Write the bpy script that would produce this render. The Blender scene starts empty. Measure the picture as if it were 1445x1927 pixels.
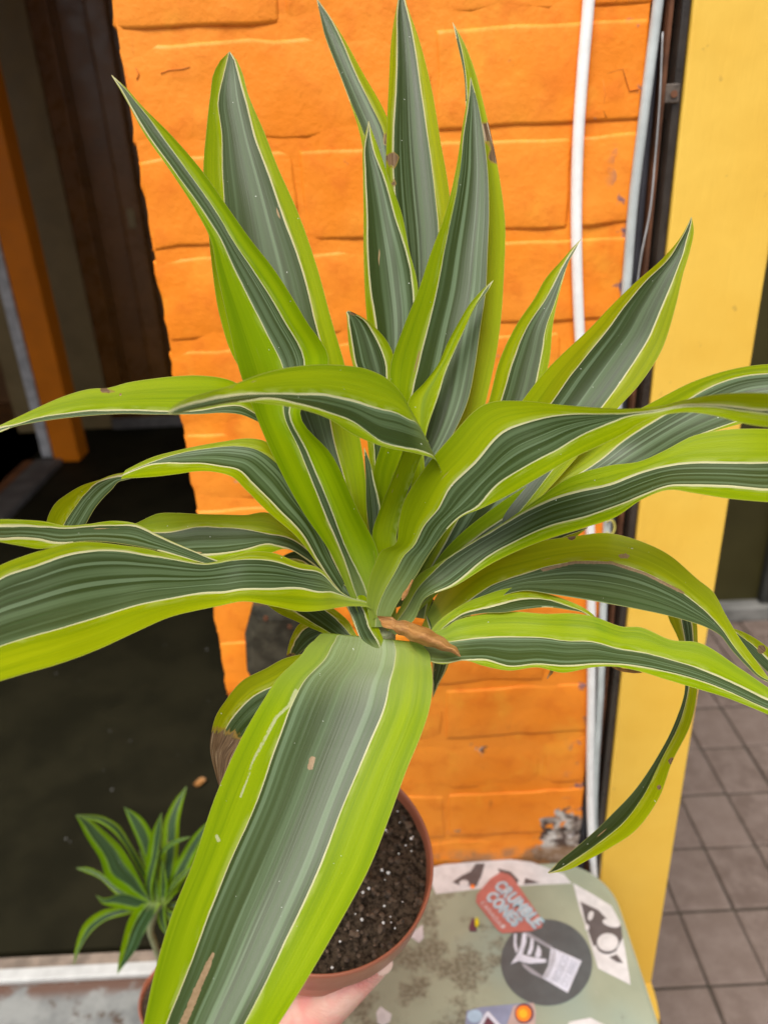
import bpy, bmesh, math, random
import numpy as np
from mathutils import Vector, Matrix
random.seed(7); np.random.seed(7)
R = math.radians
S = bpy.context.scene
C = S.collection

# ------------------------------------------------------------------ camera, world, sun, exposure
F, CX, CY = 1447.0, 722.5, 963.5            # focal length and centre in pixels of the 1445 x 1927 frame
CAM = Vector((0, 0, 1.5))
RM = Matrix.Rotation(R(64.5), 3, 'X') @ Matrix.Rotation(R(-2.98), 3, 'Z')
cd = bpy.data.cameras.new('camera'); cam = bpy.data.objects.new('camera', cd); C.objects.link(cam)
cam.matrix_world = Matrix.Translation(CAM) @ RM.to_4x4()
cd.sensor_fit = 'VERTICAL'; cd.sensor_height = 36; cd.lens = F/1927*36
cd.clip_start = 0.01; cd.clip_end = 200
cd.dof.use_dof = True; cd.dof.focus_distance = 0.355; cd.dof.aperture_fstop = 9.0
S.camera = cam
S.render.resolution_x = 767; S.render.resolution_y = 1024

W = bpy.data.worlds.new('World'); S.world = W; W.use_nodes = True
wn = W.node_tree.nodes; wl = W.node_tree.links; wn.clear()
SUN_EL, SUN_AZ = 63, 200                     # degrees; the sun stands behind the viewer, a little to the left
sky = wn.new('ShaderNodeTexSky'); sky.sky_type = 'NISHITA'; sky.sun_disc = False
sky.sun_elevation = R(SUN_EL); sky.sun_rotation = R(SUN_AZ); sky.dust_density = 4.0; sky.air_density = 0.8; sky.ozone_density = 0.6
bg = wn.new('ShaderNodeBackground'); bg.inputs['Strength'].default_value = 0.105
wo = wn.new('ShaderNodeOutputWorld')
hs = wn.new('ShaderNodeHueSaturation'); hs.inputs['Saturation'].default_value = 0.35      # hazy, milky overcast
wl.new(sky.outputs[0], hs.inputs['Color']); wl.new(hs.outputs[0], bg.inputs[0]); wl.new(bg.outputs[0], wo.inputs[0])
sd = bpy.data.lights.new('sun', 'SUN'); sd.energy = 1.75; sd.angle = R(28); sd.color = (1, .97, .92)
so = bpy.data.objects.new('sun', sd); C.objects.link(so)
az, el = R(SUN_AZ), R(SUN_EL)
sdir = Vector((math.sin(az)*math.cos(el), math.cos(az)*math.cos(el), math.sin(el)))
so.rotation_euler = sdir.to_track_quat('Z', 'Y').to_euler(); so.location = (0, -3, 4)
S.view_settings.view_transform = 'Standard'; S.view_settings.look = 'None'
S.view_settings.exposure = 0.82; S.view_settings.gamma = 1; S.view_settings.use_curve_mapping = False

# ------------------------------------------------------------------ geometry helpers
def ray(px, py): return RM @ Vector(((px-CX)/F, -(py-CY)/F, -1.0))
def at_d(px, py, d): return CAM + ray(px, py)*d
def at_y(px, py, Y): r = ray(px, py); return CAM + r*(Y/r.y)
def at_z(px, py, Z): r = ray(px, py); return CAM + r*((Z-CAM.z)/r.z)

def link(name, me, mat=None, parent=None, smooth=False):
    if isinstance(me, bmesh.types.BMesh):
        bm = me; me = bpy.data.meshes.new(name); bm.to_mesh(me); bm.free()
    o = bpy.data.objects.new(name, me); C.objects.link(o)
    if mat and not me.materials: me.materials.append(mat)
    if smooth: me.polygons.foreach_set('use_smooth', [True]*len(me.polygons))
    if parent: o.parent = parent
    return o
def tag(o, label=None, cat=None, group=None, kind=None):
    for k, v in (('label', label), ('category', cat), ('group', group), ('kind', kind)):
        if v: o[k] = v
    return o
def thing(name, label, cat, group=None, loc=(0, 0, 0)):
    o = bpy.data.objects.new(name, None); C.objects.link(o); o.location = loc
    o.empty_display_size = .05
    return tag(o, label, cat, group)
def put(o, parent):                       # parent, keeping world placement (parents only have a location)
    o.parent = parent; o.matrix_parent_inverse = Matrix.Translation(-Vector(parent.location)); return o
def box(x0, x1, y0, y1, z0, z1, bev=0, seg=2, bm=None):
    own = bm is None; bm = bm or bmesh.new()
    r = bmesh.ops.create_cube(bm, size=1)
    for v in r['verts']:
        v.co = Vector((x0+(v.co.x+.5)*(x1-x0), y0+(v.co.y+.5)*(y1-y0), z0+(v.co.z+.5)*(z1-z0)))
    if bev: bmesh.ops.bevel(bm, geom=list({e for v in r['verts'] for e in v.link_edges}), offset=bev, segments=seg, affect='EDGES', profile=.5)
    return bm
def prism(pts, thick, bm=None):           # pts: list of Vector (planar, ccw seen from +Z); extruded downward
    bm = bm or bmesh.new()
    a = [bm.verts.new(p) for p in pts]; b = [bm.verts.new(Vector(p)-Vector((0, 0, thick))) for p in pts]
    n = len(pts)
    bm.faces.new(a); bm.faces.new(b[::-1])
    for i in range(n): bm.faces.new((a[i], b[i], b[(i+1) % n], a[(i+1) % n]))
    bmesh.ops.recalc_face_normals(bm, faces=bm.faces); return bm
def crom(P, t):                           # Catmull-Rom through rows of P at params 0..n-1
    P = np.asarray(P, float); n = len(P)
    out = np.zeros((len(t), P.shape[1])); nd = 3 if P.shape[1] == 3 else 2
    for k, u in enumerate(t):
        i = min(int(u), n-2); f = u-i
        p1, p2 = P[i], P[i+1]; p0 = P[i-1] if i > 0 else 2*p1-p2; p3 = P[i+2] if i+2 < n else 2*p2-p1
        d0 = np.linalg.norm((p1-p0)[:nd])+1e-6; d1 = np.linalg.norm((p2-p1)[:nd])+1e-6; d2 = np.linalg.norm((p3-p2)[:nd])+1e-6
        m1 = ((p1-p0)/d0*d1*d1 + (p2-p1)*d0)/(d0+d1) if i > 0 else (p2-p1)
        m2 = ((p2-p1)*d2 + (p3-p2)/d2*d1*d1)/(d1+d2) if i+2 < n else (p2-p1)
        out[k] = (2*f**3-3*f**2+1)*p1+(f**3-2*f**2+f)*m1+(-2*f**3+3*f**2)*p2+(f**3-f**2)*m2
    return out
def tube(pts, rad, seg=14, bm=None, cap=True):
    bm = bm or bmesh.new(); pts = [Vector(p) for p in pts]; rings = []
    n = len(pts); rad = rad if isinstance(rad, (list, tuple)) else [rad]*n
    up = Vector((0, 1, 0.01))
    for i, p in enumerate(pts):
        d = (pts[min(i+1, n-1)]-pts[max(i-1, 0)]).normalized()
        a = d.cross(up).normalized(); b = a.cross(d)
        rings.append([bm.verts.new(p+(a*math.cos(2*math.pi*k/seg)+b*math.sin(2*math.pi*k/seg))*rad[i]) for k in range(seg)])
    for i in range(n-1):
        for k in range(seg): bm.faces.new((rings[i][k], rings[i][(k+1) % seg], rings[i+1][(k+1) % seg], rings[i+1][k]))
    if cap: bm.faces.new(rings[0]); bm.faces.new(rings[-1][::-1])
    bmesh.ops.recalc_face_normals(bm, faces=bm.faces); return bm
def spl(pts, n):
    a = crom([list(p) for p in pts], np.linspace(0, len(pts)-1, n)); return [Vector(x) for x in a]
def lathe(prof, seg=64):
    bm = bmesh.new(); rings = []
    for r, z in prof: rings.append([bm.verts.new((r*math.cos(2*math.pi*k/seg), r*math.sin(2*math.pi*k/seg), z)) for k in range(seg)])
    for i in range(len(prof)-1):
        for k in range(seg): bm.faces.new((rings[i][k], rings[i][(k+1) % seg], rings[i+1][(k+1) % seg], rings[i+1][k]))
    bmesh.ops.recalc_face_normals(bm, faces=bm.faces); return bm

# ------------------------------------------------------------------ material helpers
class NT:
    def __init__(s, name):
        s.m = bpy.data.materials.new(name); s.m.use_nodes = True; s.t = s.m.node_tree; s.t.nodes.clear()
        s.out = s.n('ShaderNodeOutputMaterial')
    def n(s, t, **k):
        x = s.t.nodes.new(t)
        for a, b in k.items(): setattr(x, a, b)
        return x
    def set(s, sock, v):
        if isinstance(v, bpy.types.NodeSocket): s.t.links.new(v, sock)
        elif isinstance(v, (tuple, list)) and len(v) == 3 and sock.type == 'RGBA': sock.default_value = (*v, 1)
        else: sock.default_value = v
    def math(s, op, a, b=0, c=0, clamp=False):
        x = s.n('ShaderNodeMath', operation=op, use_clamp=clamp); s.set(x.inputs[0], a); s.set(x.inputs[1], b); s.set(x.inputs[2], c); return x.outputs[0]
    def mix(s, f, a, b, bt='MIX'):
        x = s.n('ShaderNodeMix', data_type='RGBA', blend_type=bt); s.set(x.inputs[0], f); s.set(x.inputs[6], a); s.set(x.inputs[7], b); return x.outputs[2]
    def rng(s, v, a, b, c=0, d=1, it='SMOOTHSTEP'):
        x = s.n('ShaderNodeMapRange', interpolation_type=it, clamp=True) if it == 'LINEAR' else s.n('ShaderNodeMapRange', interpolation_type=it)
        for i, q in enumerate((v, a, b, c, d)): s.set(x.inputs[i], q)
        return x.outputs[0]
    def noise(s, vec, scale, det=3, rough=.55, dist=0, col=False):
        x = s.n('ShaderNodeTexNoise'); s.set(x.inputs['Vector'], vec); x.inputs['Scale'].default_value = scale
        x.inputs['Detail'].default_value = det; x.inputs['Roughness'].default_value = rough; x.inputs['Distortion'].default_value = dist
        return x.outputs['Color' if col else 'Fac']
    def pos(s): return s.n('ShaderNodeNewGeometry').outputs['Position']
    def sep(s, v): x = s.n('ShaderNodeSeparateXYZ'); s.set(x.inputs[0], v); return x.outputs
    def comb(s, a, b, c=0): x = s.n('ShaderNodeCombineXYZ'); s.set(x.inputs[0], a); s.set(x.inputs[1], b); s.set(x.inputs[2], c); return x.outputs[0]
    def attr(s, n): return s.n('ShaderNodeAttribute', attribute_name=n).outputs['Fac']
    def rand(s): return s.n('ShaderNodeObjectInfo').outputs['Random']
    def scale(s, v, sx, sy, sz):
        x = s.n('ShaderNodeVectorMath', operation='MULTIPLY'); s.set(x.inputs[0], v); x.inputs[1].default_value = (sx, sy, sz); return x.outputs[0]
    def bump(s, h, dist, st=1, nrm=None):
        x = s.n('ShaderNodeBump'); s.set(x.inputs['Height'], h); x.inputs['Distance'].default_value = dist; x.inputs['Strength'].default_value = st
        if nrm: s.set(x.inputs['Normal'], nrm)
        return x.outputs[0]
    def pbr(s, col, rough=.6, nrm=None, spec=.5, **k):
        x = s.n('ShaderNodeBsdfPrincipled'); s.set(x.inputs['Base Color'], col); s.set(x.inputs['Roughness'], rough); s.set(x.inputs['Specular IOR Level'], spec)
        if nrm: s.set(x.inputs['Normal'], nrm)
        for a, b in k.items(): s.set(x.inputs[a.replace('_', ' ')], b)
        return x.outputs[0]
    def fin(s, sh): s.t.links.new(sh, s.out.inputs[0]); return s.m

def plain(name, col, rough=.6, var=.15, sc=30, bump=.0004, bs=200, spec=.5, metal=0):
    t = NT(name); p = t.pos(); n1 = t.noise(p, sc, 4)
    c = t.mix(t.rng(n1, .3, .7), tuple(x*(1-var) for x in col), tuple(min(1, x*(1+var)) for x in col))
    nb = t.bump(t.noise(p, bs, 4), bump, .6)
    return t.fin(t.pbr(c, t.rng(t.noise(p, sc*2, 3), .3, .7, rough-.06, rough+.08), nb, spec, Metallic=metal))

# painted brick: thick glossy-ish orange masonry paint, drips, grime, chips to older blue / white paint
XR = .2
def mat_paint():
    t = NT('orange_masonry_paint'); p = t.pos(); x, y, z = t.sep(p)
    n1 = t.noise(p, 9, 4); n2 = t.noise(p, 45, 4); n3 = t.noise(p, 220, 4, .6)
    c = t.mix(t.rng(n1, .3, .7), (.86, .235, .008), (.91, .290, .024))
    c = t.mix(t.math('MULTIPLY', t.rng(n2, .48, .72), .5), c, (.72, .16, .006))
    c = t.mix(t.math('MULTIPLY', t.rng(t.noise(p, 24, 4), .54, .70), .45), c, (.90, .37, .03))   # worn, yellower
    c = t.mix(t.math('MULTIPLY', t.rng(t.noise(t.scale(p, 60, 60, 18), 1, 3), .66, .78), .5), c, (.33, .08, .015))  # dirty drips and pits
    # chipped and rusty foot of the wall at its right end
    near = t.math('MULTIPLY', t.rng(x, XR-.075, XR), t.rng(z, .835, .755), clamp=True)
    chip = t.rng(t.math('ADD', t.noise(p, 38, 4), t.math('MULTIPLY', near, .52)), .70, .75)
    oc = t.mix(t.rng(t.noise(p, 90, 3), .42, .58), (.07, .04, .03), t.mix(t.rng(t.noise(p, 60, 2), .45, .6), (.30, .24, .2), (.55, .50, .45)))
    c = t.mix(chip, c, oc)
    foot = t.math('MULTIPLY', t.rng(z, .745, .732), t.rng(t.noise(p, 30, 4), .38, .6))
    c = t.mix(t.math('MULTIPLY', foot, .8), c, (.30, .17, .09))
    # old paint showing at the right-hand edge
    ed = t.math('MULTIPLY', t.rng(x, XR-.028, XR-.004), t.rng(t.noise(p, 55, 3), .57, .66), clamp=True)
    c = t.mix(ed, c, (.11, .10, .16))
    lf = t.math('MULTIPLY', t.rng(x, -.1955, -.2005), t.rng(t.noise(p, 24, 3), .45, .55), clamp=True)
    c = t.mix(lf, c, (.55, .5, .6))
    h = t.math('ADD', t.math('MULTIPLY', n2, .9), t.math('MULTIPLY', n3, .25))
    b = t.bump(h, .0030, .5)
    b = t.bump(t.noise(t.scale(p, 1, 1, .35), 120, 3), .0012, .4, b)
    return t.fin(t.pbr(c, t.rng(n2, .3, .7, .5, .68), b, .35))
M = {}

M['jamb_orange'] = plain('dark_orange_gloss_paint', (.62, .17, .004), .5, .06, 12, .0002, 60, .2)
CRACK = 1
M['frame'] = plain('dark_brown_gloss_frame', (.15, .058, .008), .28, .15, 8, .0001, 60, .4)
M['frame2'] = plain('olive_brown_panel', (.25, .18, .08), .45, .1, 10, .0001, 60, .3)
M['grey_trim'] = plain('worn_grey_trim', (.42, .42, .42), .5, .2, 30)
M['interior'] = plain('interior_brown', (.22, .10, .03), .6, .3, 4)
M['rib'] = plain('black_rubber', (.022, .022, .016), .75, .3, 20, .0006, 300)
M['white_pvc'] = plain('white_pvc', (.88, .88, .86), .35, .05, 60, .0003, 150)
M['grey_pvc'] = plain('aged_white_conduit', (.50, .54, .53), .4, .12, 40, .0004, 120)
M['downpipe'] = plain('brown_black_metal', (.035, .026, .02), .32, .35, 25, .0006, 80)
M['downpipe2'] = plain('slate_metal', (.05, .05, .06), .35, .35, 25, .0006, 80)
M['rust'] = plain('rust_streaked_metal', (.12, .045, .018), .6, .5, 30, .0008, 80)
M['terracotta'] = plain('terracotta_plastic', (.36, .115, .06), .38, .08, 18, .0002, 150)
M['steel'] = plain('brushed_aluminium', (.52, .52, .50), .45, .1, 40, .0003, 200)
M['facade'] = plain('dark_olive_facade', (.040, .034, .010), .5, .2, 3, .0001, 60, .2)
M['plinth'] = plain('weathered_concrete_strip', (.16, .155, .14), .8, .3, 15, .001, 120)
M['perlite'] = plain('perlite_white', (.75, .73, .70), .9, .08, 200)
M['ceiling'] = plain('dim_soffit', (.08, .06, .04), .8)
def mat_yellow():
    t = NT('yellow_painted_wood'); p = t.pos(); x, y, z = t.sep(p)
    n = t.noise(p, 7, 4); c = t.mix(t.rng(n, .3, .7), (.78, .46, .055), (.84, .53, .08))
    sp = t.rng(t.noise(p, 70, 3), .70, .76); c = t.mix(t.math('MULTIPLY', sp, .35), c, (.35, .2, .05))
    low = t.math('MULTIPLY', t.rng(z, .75, .40), t.rng(t.noise(p, 14, 4), .3, .75)); c = t.mix(t.math('MULTIPLY', low, .45), c, (.68, .33, .03))
    b = t.bump(t.noise(t.scale(p, 1, 1, .12), 160, 4), .0009, .5); b = t.bump(t.noise(p, 30, 3), .002, .35, b)
    return t.fin(t.pbr(c, .5, b, .4))
M['yellow'] = mat_yellow()
def mat_paver():
    t = NT('brown_paver'); p = t.pos(); r = t.rand()
    c = t.mix(r, (.125, .088, .070), (.175, .128, .104)); n = t.noise(p, 22, 5, .6)
    c = t.mix(t.rng(n, .35, .7), c, (.20, .15, .125)); c = t.mix(t.math('MULTIPLY', t.rng(t.noise(p, 300, 3), .55, .7), .4), c, (.07, .05, .04))
    return t.fin(t.pbr(c, .78, t.bump(t.noise(p, 260, 5), .0012, .7), .3))
M['paver'] = mat_paver()
M['joint'] = plain('paver_joint_sand', (.055, .042, .03), .95, .3, 60, .001, 300)
def mat_concrete():
    t = NT('stained_concrete_step'); p = t.pos(); n = t.noise(p, 14, 5, .6)
    c = t.mix(t.rng(n, .35, .65), (.15, .155, .15), (.27, .275, .26))
    c = t.mix(t.rng(t.noise(p, 30, 4, .6), .56, .68), c, (.09, .065, .05))
    x, y, z = t.sep(p)
    c = t.mix(t.math('MULTIPLY', t.rng(y, .775, .80), t.rng(t.noise(p, 20, 3), .35, .5)), c, (.13, .075, .055))
    return t.fin(t.pbr(c, .85, t.bump(t.noise(p, 120, 5), .002, .6), .25))
M['concrete'] = mat_concrete()
def mat_mat():
    t = NT('black_rubber_mat'); p = t.pos(); c = t.mix(t.rng(t.noise(p, 6, 4), .35, .65), (.009, .008, .003), (.016, .014, .006))
    c = t.mix(t.rng(t.noise(p, 55, 2), .765, .79), c, (.16, .16, .15))
    return t.fin(t.pbr(c, .7, t.bump(t.noise(p, 400, 3), .0008, .8), .12))
M['mat'] = mat_mat()
def mat_table():
    t = NT('sage_green_enamel'); p = t.pos(); x, y, z = t.sep(p)
    c = t.mix(t.rng(t.noise(p, 10, 4), .35, .65), (.27, .30, .215), (.33, .355, .255))
    c = t.mix(t.rng(t.noise(p, 7, 2), .5, .7), c, (.27, .335, .275))
    # old glue and dirt where stickers were scraped off, around the pot's side of the table
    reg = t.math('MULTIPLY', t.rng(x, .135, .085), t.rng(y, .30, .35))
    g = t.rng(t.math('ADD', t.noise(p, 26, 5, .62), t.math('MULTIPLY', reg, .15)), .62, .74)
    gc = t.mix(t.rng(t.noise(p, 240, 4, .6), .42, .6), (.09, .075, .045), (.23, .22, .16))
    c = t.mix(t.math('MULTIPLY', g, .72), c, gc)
    c = t.mix(t.math('MULTIPLY', t.rng(t.noise(p, 22, 3), .66, .72), .5), c, (.46, .38, .36))
    c = t.mix(t.math('MULTIPLY', t.rng(t.noise(t.scale(p, .4, 1.6, 1), 60, 3), .70, .74), .5), c, (.60, .28, .14))
    c = t.mix(t.rng(t.noise(p, 150, 2), .775, .80), c, (.7, .68, .62))
    return t.fin(t.pbr(c, .42, t.bump(t.math('ADD', t.noise(p, 90, 3), t.math('MULTIPLY', g, .6)), .0006, .5), .4))
M['sage'] = mat_table()
def mat_soil():
    t = NT('potting_soil'); p = t.pos(); c = t.mix(t.rng(t.noise(p, 260, 5, .65), .35, .65), (.022, .015, .009), (.13, .09, .058))
    c = t.mix(t.rng(t.noise(p, 90, 3), .64, .74), c, (.15, .09, .05))
    return t.fin(t.pbr(c, .95, t.bump(t.noise(p, 330, 6, .7), .005, 1), .15))
M['soil'] = mat_soil()
def mat_skin():
    t = NT('skin'); p = t.pos(); c = t.mix(t.rng(t.noise(p, 38, 3), .35, .65), (.68, .36, .28), (.74, .46, .37))
    c = t.mix(t.math('MULTIPLY', t.rng(t.noise(p, 40, 2), .42, .60), .6), c, (.74, .24, .21))
    b = t.bump(t.noise(t.scale(p, 1, 1, 3), 300, 4), .0008, .8)
    dv = t.n('ShaderNodeVectorMath', operation='DISTANCE'); t.set(dv.inputs[0], p); dv.inputs[1].default_value = tuple(at_d(690, 1834, .489))
    kn = t.rng(dv.outputs['Value'], .016, .004); c = t.mix(t.math('MULTIPLY', kn, .45), c, (.72, .20, .17))
    dd = t.n('ShaderNodeVectorMath', operation='DOT_PRODUCT'); t.set(dd.inputs[0], p); dd.inputs[1].default_value = tuple((at_d(727, 1800, .5)-at_d(648, 1862, .5)).normalized())
    wv = t.math('SINE', t.math('ADD', t.math('MULTIPLY', dd.outputs['Value'], 2100), t.math('MULTIPLY', t.noise(p, 120, 2), 9))); b = t.bump(t.math('MULTIPLY', wv, kn), .0007, .7, b)
    return t.fin(t.pbr(c, .45, b, .4, Subsurface_Weight=.25, Subsurface_Radius=(.01, .004, .002), Subsurface_Scale=.5))
M['skin'] = mat_skin()
M['nail'] = plain('fingernail', (.80, .56, .46), .25, .04, 60, .0001)

# variegated dracaena leaf: green centre with grey-green streaks, cream lines, lime margins
def mat_leaf(name, young=False):
    t = NT(name); s = t.attr('s'); v = t.attr('v'); r = t.rand()
    d1 = t.attr('d1'); d2 = t.attr('d2'); dA = t.attr('dA'); dB = t.attr('dB'); dry = t.attr('dry'); sh = t.attr('fresh')
    off = t.math('MULTIPLY', r, 37)
    vec = lambda a, b: t.comb(t.math('MULTIPLY', s, a), t.math('MULTIPLY', v, b), off)
    wob = t.math('MULTIPLY', t.math('SUBTRACT', t.noise(vec(0, 9), 1, 3), .5), 1.0)
    wob2 = t.math('MULTIPLY', t.math('SUBTRACT', t.noise(vec(40, 14), 1, 3), .5), .5)
    e1 = t.math('ADD', d1, t.math('ADD', wob, wob2)); e2 = t.math('SUBTRACT', t.math('ADD', t.math('MULTIPLY', wob, .8), wob2), d2)
    cen = t.math('MULTIPLY', t.rng(e1, -.05, .2), t.rng(e2, -.05, .2), clamp=True)
    # streaks of the centre
    st = t.math('ADD', t.math('MULTIPLY', t.noise(vec(16, .55), 1, 2, .6, .3), .75), t.math('MULTIPLY', t.noise(vec(5, 1.1), 1, 2), .25)); fine = t.noise(vec(34, 1.8), 1, 2, .5)
    k = t.rng(t.math('ADD', st, t.math('MULTIPLY', t.math('SUBTRACT', fine, .5), .16)), .42, .64)
    dk = t.mix(r, (.022, .038, .003), (.031, .050, .006))
    gc = t.mix(k, dk, (.066, .103, .038))
    gc = t.mix(t.rng(t.noise(vec(23, .7), 1, 1), .57, .64, 0, .42), gc, (.175, .25, .135))
    gc = t.mix(t.math('MULTIPLY', t.rng(t.noise(vec(26, 2.0), 1, 2), .66, .69), .5), gc, (.03, .06, .01))
    # lime margins
    ln = t.noise(vec(9, 1.3), 1, 3); lf = t.noise(vec(75, 3), 1, 3)
    lime = t.mix(t.rng(ln, .3, .7), t.mix(r, (.205, .280, .001), (.165, .290, .001)), t.mix(r, (.335, .400, .002), (.275, .410, .002)))
    lime = t.mix(t.math('MULTIPLY', t.rng(lf, .52, .72), .35), lime, (.36, .47, .008))
    lime = t.mix(t.math('MULTIPLY', t.rng(t.noise(vec(22, 1.1), 1, 2), .60, .68), .35), lime, (.13, .24, .002))
    # cream lines
    wv = t.rng(t.noise(vec(3, 2), 1, 2), .32, .68, .05, .68, 'LINEAR')
    c1 = t.rng(t.math('ABSOLUTE', t.math('ADD', e1, .1)), t.math('MULTIPLY', wv, .55), wv, 1, 0)
    c2 = t.rng(t.math('ABSOLUTE', t.math('ADD', e2, .1)), t.math('MULTIPLY', wv, .55), wv, 1, 0)
    cream = t.math('MULTIPLY', t.math('MAXIMUM', c1, c2), t.attr('hasline'))
    fade = t.math('MULTIPLY', t.math('MAXIMUM', t.math('MULTIPLY', t.rng(e1, -3.2, 0), t.rng(e1, .2, 0)), t.math('MULTIPLY', t.rng(e2, -3.2, 0), t.rng(e2, .2, 0))), t.rng(t.noise(vec(2, 2.2), 7, 2), .45, .62))
    lime = t.mix(t.math('MULTIPLY', fade, .55), lime, (.44, .52, .12))
    c = t.mix(cen, lime, gc); c = t.mix(t.math('MULTIPLY', cream, .25 if young else .92), c, (.60, .58, .33))
    if young: c = t.mix(1.0, c, (.55, .74, .75), 'MULTIPLY')
    edge = t.rng(t.math('MINIMUM', dA, dB), .12, .35, 1, 0); c = t.mix(t.math('MULTIPLY', edge, .1 if young else .45), c, (.45, .42, .12))
    # pale, tender base of each leaf
    c = t.mix(t.math('MULTIPLY', t.rng(v, .16, .0), .55), c, (.26, .33, .09))
    # small scars and specks
    pp = t.pos()
    spk = t.rng(t.noise(pp, 420, 2), .765, .785); c = t.mix(t.math('MULTIPLY', spk, .7), c, (.75, .78, .68))
    br = t.rng(t.noise(t.comb(t.math('MULTIPLY', s, 9), t.math('MULTIPLY', v, 5), t.math('ADD', off, 5)), 1, 2), .755, .77)
    c = t.mix(t.math('MULTIPLY', br, .8), c, (.42, .26, .13))
    swb = t.math('MULTIPLY', t.math('SUBTRACT', t.noise(t.pos(), 900, 3), .5), .5)
    scr = t.math('ADD', t.attr('scar'), t.math('MULTIPLY', swb, t.rng(t.attr('scar'), 0, .1)))
    c = t.mix(t.rng(scr, .25, .42), c, t.mix(t.noise(t.pos(), 700, 3), (.17, .10, .045), (.36, .25, .14)))
    plm = t.math('ADD', t.attr('pale'), t.math('MULTIPLY', swb, t.rng(t.attr('pale'), 0, .1))); c = t.mix(t.rng(plm, .3, .6, 0, .85), c, (.55, .58, .30))
    # dead parts
    dm = t.rng(t.math('ADD', dry, t.math('MULTIPLY', t.math('SUBTRACT', t.noise(vec(10, 16), 1, 3), .5), .35)), .42, .50)
    dc = t.mix(t.rng(t.noise(vec(16, 5), 1, 4, .6), .35, .65), (.070, .038, .018), (.185, .115, .060))
    dc = t.mix(t.rng(t.noise(vec(30, 4), 1, 2), .60, .66), dc, (.36, .27, .17))
    rim = t.math('SUBTRACT', t.rng(t.math('ADD', dry, t.math('MULTIPLY', t.math('SUBTRACT', t.noise(vec(10, 16), 1, 3), .5), .35)), .36, .42), dm)
    c = t.mix(t.math('MULTIPLY', rim, .8), c, (.30, .18, .04)); c = t.mix(dm, c, dc)
    hb = t.math('ADD', t.math('MULTIPLY', t.noise(vec(85, 2.5), 1, 3), .6), t.math('MULTIPLY', st, .8))
    b = t.bump(hb, .0004, .35)
    rough = t.rng(k, 0, 1, .34, .46, 'LINEAR')
    rough = t.math('MAXIMUM', rough, t.math('MULTIPLY', dm, .75))
    sh1 = t.pbr(c, rough, b, t.rng(cen, 0, 1, .10, .27, 'LINEAR'))
    tr = t.n('ShaderNodeBsdfTranslucent'); t.set(tr.inputs[0], t.mix(.5, c, t.mix(cen, (.42, .50, .001), (.07, .12, .01)))); t.set(tr.inputs['Normal'], b)
    mx = t.n('ShaderNodeMixShader'); t.set(mx.inputs[0], t.math('MULTIPLY', t.math('SUBTRACT', 1, dm), t.rng(cen, 0, 1, .42, .12, 'LINEAR'))); t.set(mx.inputs[1], sh1); t.set(mx.inputs[2], tr.outputs[0])
    return t.fin(mx.outputs[0])
M['leaf'] = mat_leaf('variegated_leaf'); M['youngleaf'] = mat_leaf('young_variegated_leaf', True)
def mat_dry():
    t = NT('dry_brown_leaf'); s = t.attr('s'); v = t.attr('v'); vv = t.comb(t.math('MULTIPLY', s, 8), t.math('MULTIPLY', v, 6), 3)
    c = t.mix(t.rng(t.noise(vv, 1, 4, .65), .3, .7), (.26, .105, .020), (.44, .215, .065)); c = t.mix(t.rng(t.noise(t.pos(), 500, 3), .55, .75), c, (.45, .24, .075))
    return t.fin(t.pbr(c, .42, t.bump(t.noise(vv, 6, 3), .001, .6), .45))
M['dryleaf'] = mat_dry()
def mat_stem():
    t = NT('pale_stem'); p = t.pos(); x, y, z = t.sep(p); c = t.mix(t.rng(t.noise(t.scale(p, 1, 1, 9), 40, 3), .3, .7), (.22, .26, .12), (.36, .36, .20))
    return t.fin(t.pbr(c, .6, t.bump(t.noise(t.scale(p, 1, 1, 8), 60, 3), .002, .8), .3))
M['stem'] = mat_stem()

# ------------------------------------------------------------------ large structure
YW = .65                                            # front plane of the brick pilaster
def wx(px, py, Y=YW): return at_y(px, py, Y).x
XL = (wx(210, 0)+wx(425, 1300)+wx(345, 800))/3      # its left and right edges
XR = (wx(1226, 0)+wx(1170, 540)+wx(1104, 1500))/3; print('XL XR', XL, XR)
M['orange'] = mat_paint()
ZSTEP = .30; ZTAB = 1.5-.779
# ground
tag(link('pavement', box(-6, 6, -6, 8, -.08, -.006), M['joint']), kind='structure')
pav = bpy.data.objects['pavement']
pm = bpy.data.meshes.new('paver'); b_ = box(-.0565, .0565, -.0765, .0765, -.03, 0, .003, 1); b_.to_mesh(pm); b_.free(); pm.materials.append(M['paver'])
L1 = at_z(1259, 1673, 0); L2 = at_z(1345, 1630, 0)
gx = .1180; gy = .1585
Yrow = at_z(1330, 1713, 0).y
x_on = at_z(1259, 1673, 0).x
for i in range(-5, 12):
    for j in range(-1, 10):
        cx_ = x_on+(i+.5)*gx; cy_ = Yrow+(j-.5)*gy
        if cy_ > 2.25 or cx_ > 1.62 or cx_ < .05: continue
        o = bpy.data.objects.new('paver', pm); C.objects.link(o); o.parent = pav
        o.location = (cx_+random.uniform(-.0012, .0012), cy_+random.uniform(-.0012, .0012), random.uniform(-.0015, .0015))
        o.rotation_euler = (random.uniform(-.006, .006), random.uniform(-.006, .006), random.uniform(-.008, .008))
far = box(1.66, 6, -6, 8, -.004, -.001); tag(link('paving_sheet', far, M['paver']), kind='structure')
near = box(-6, 1.60, -6, Yrow-1.6*gy, -.004, -.001); tag(link('paving_sheet', near, M['paver']), kind='structure')
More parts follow.
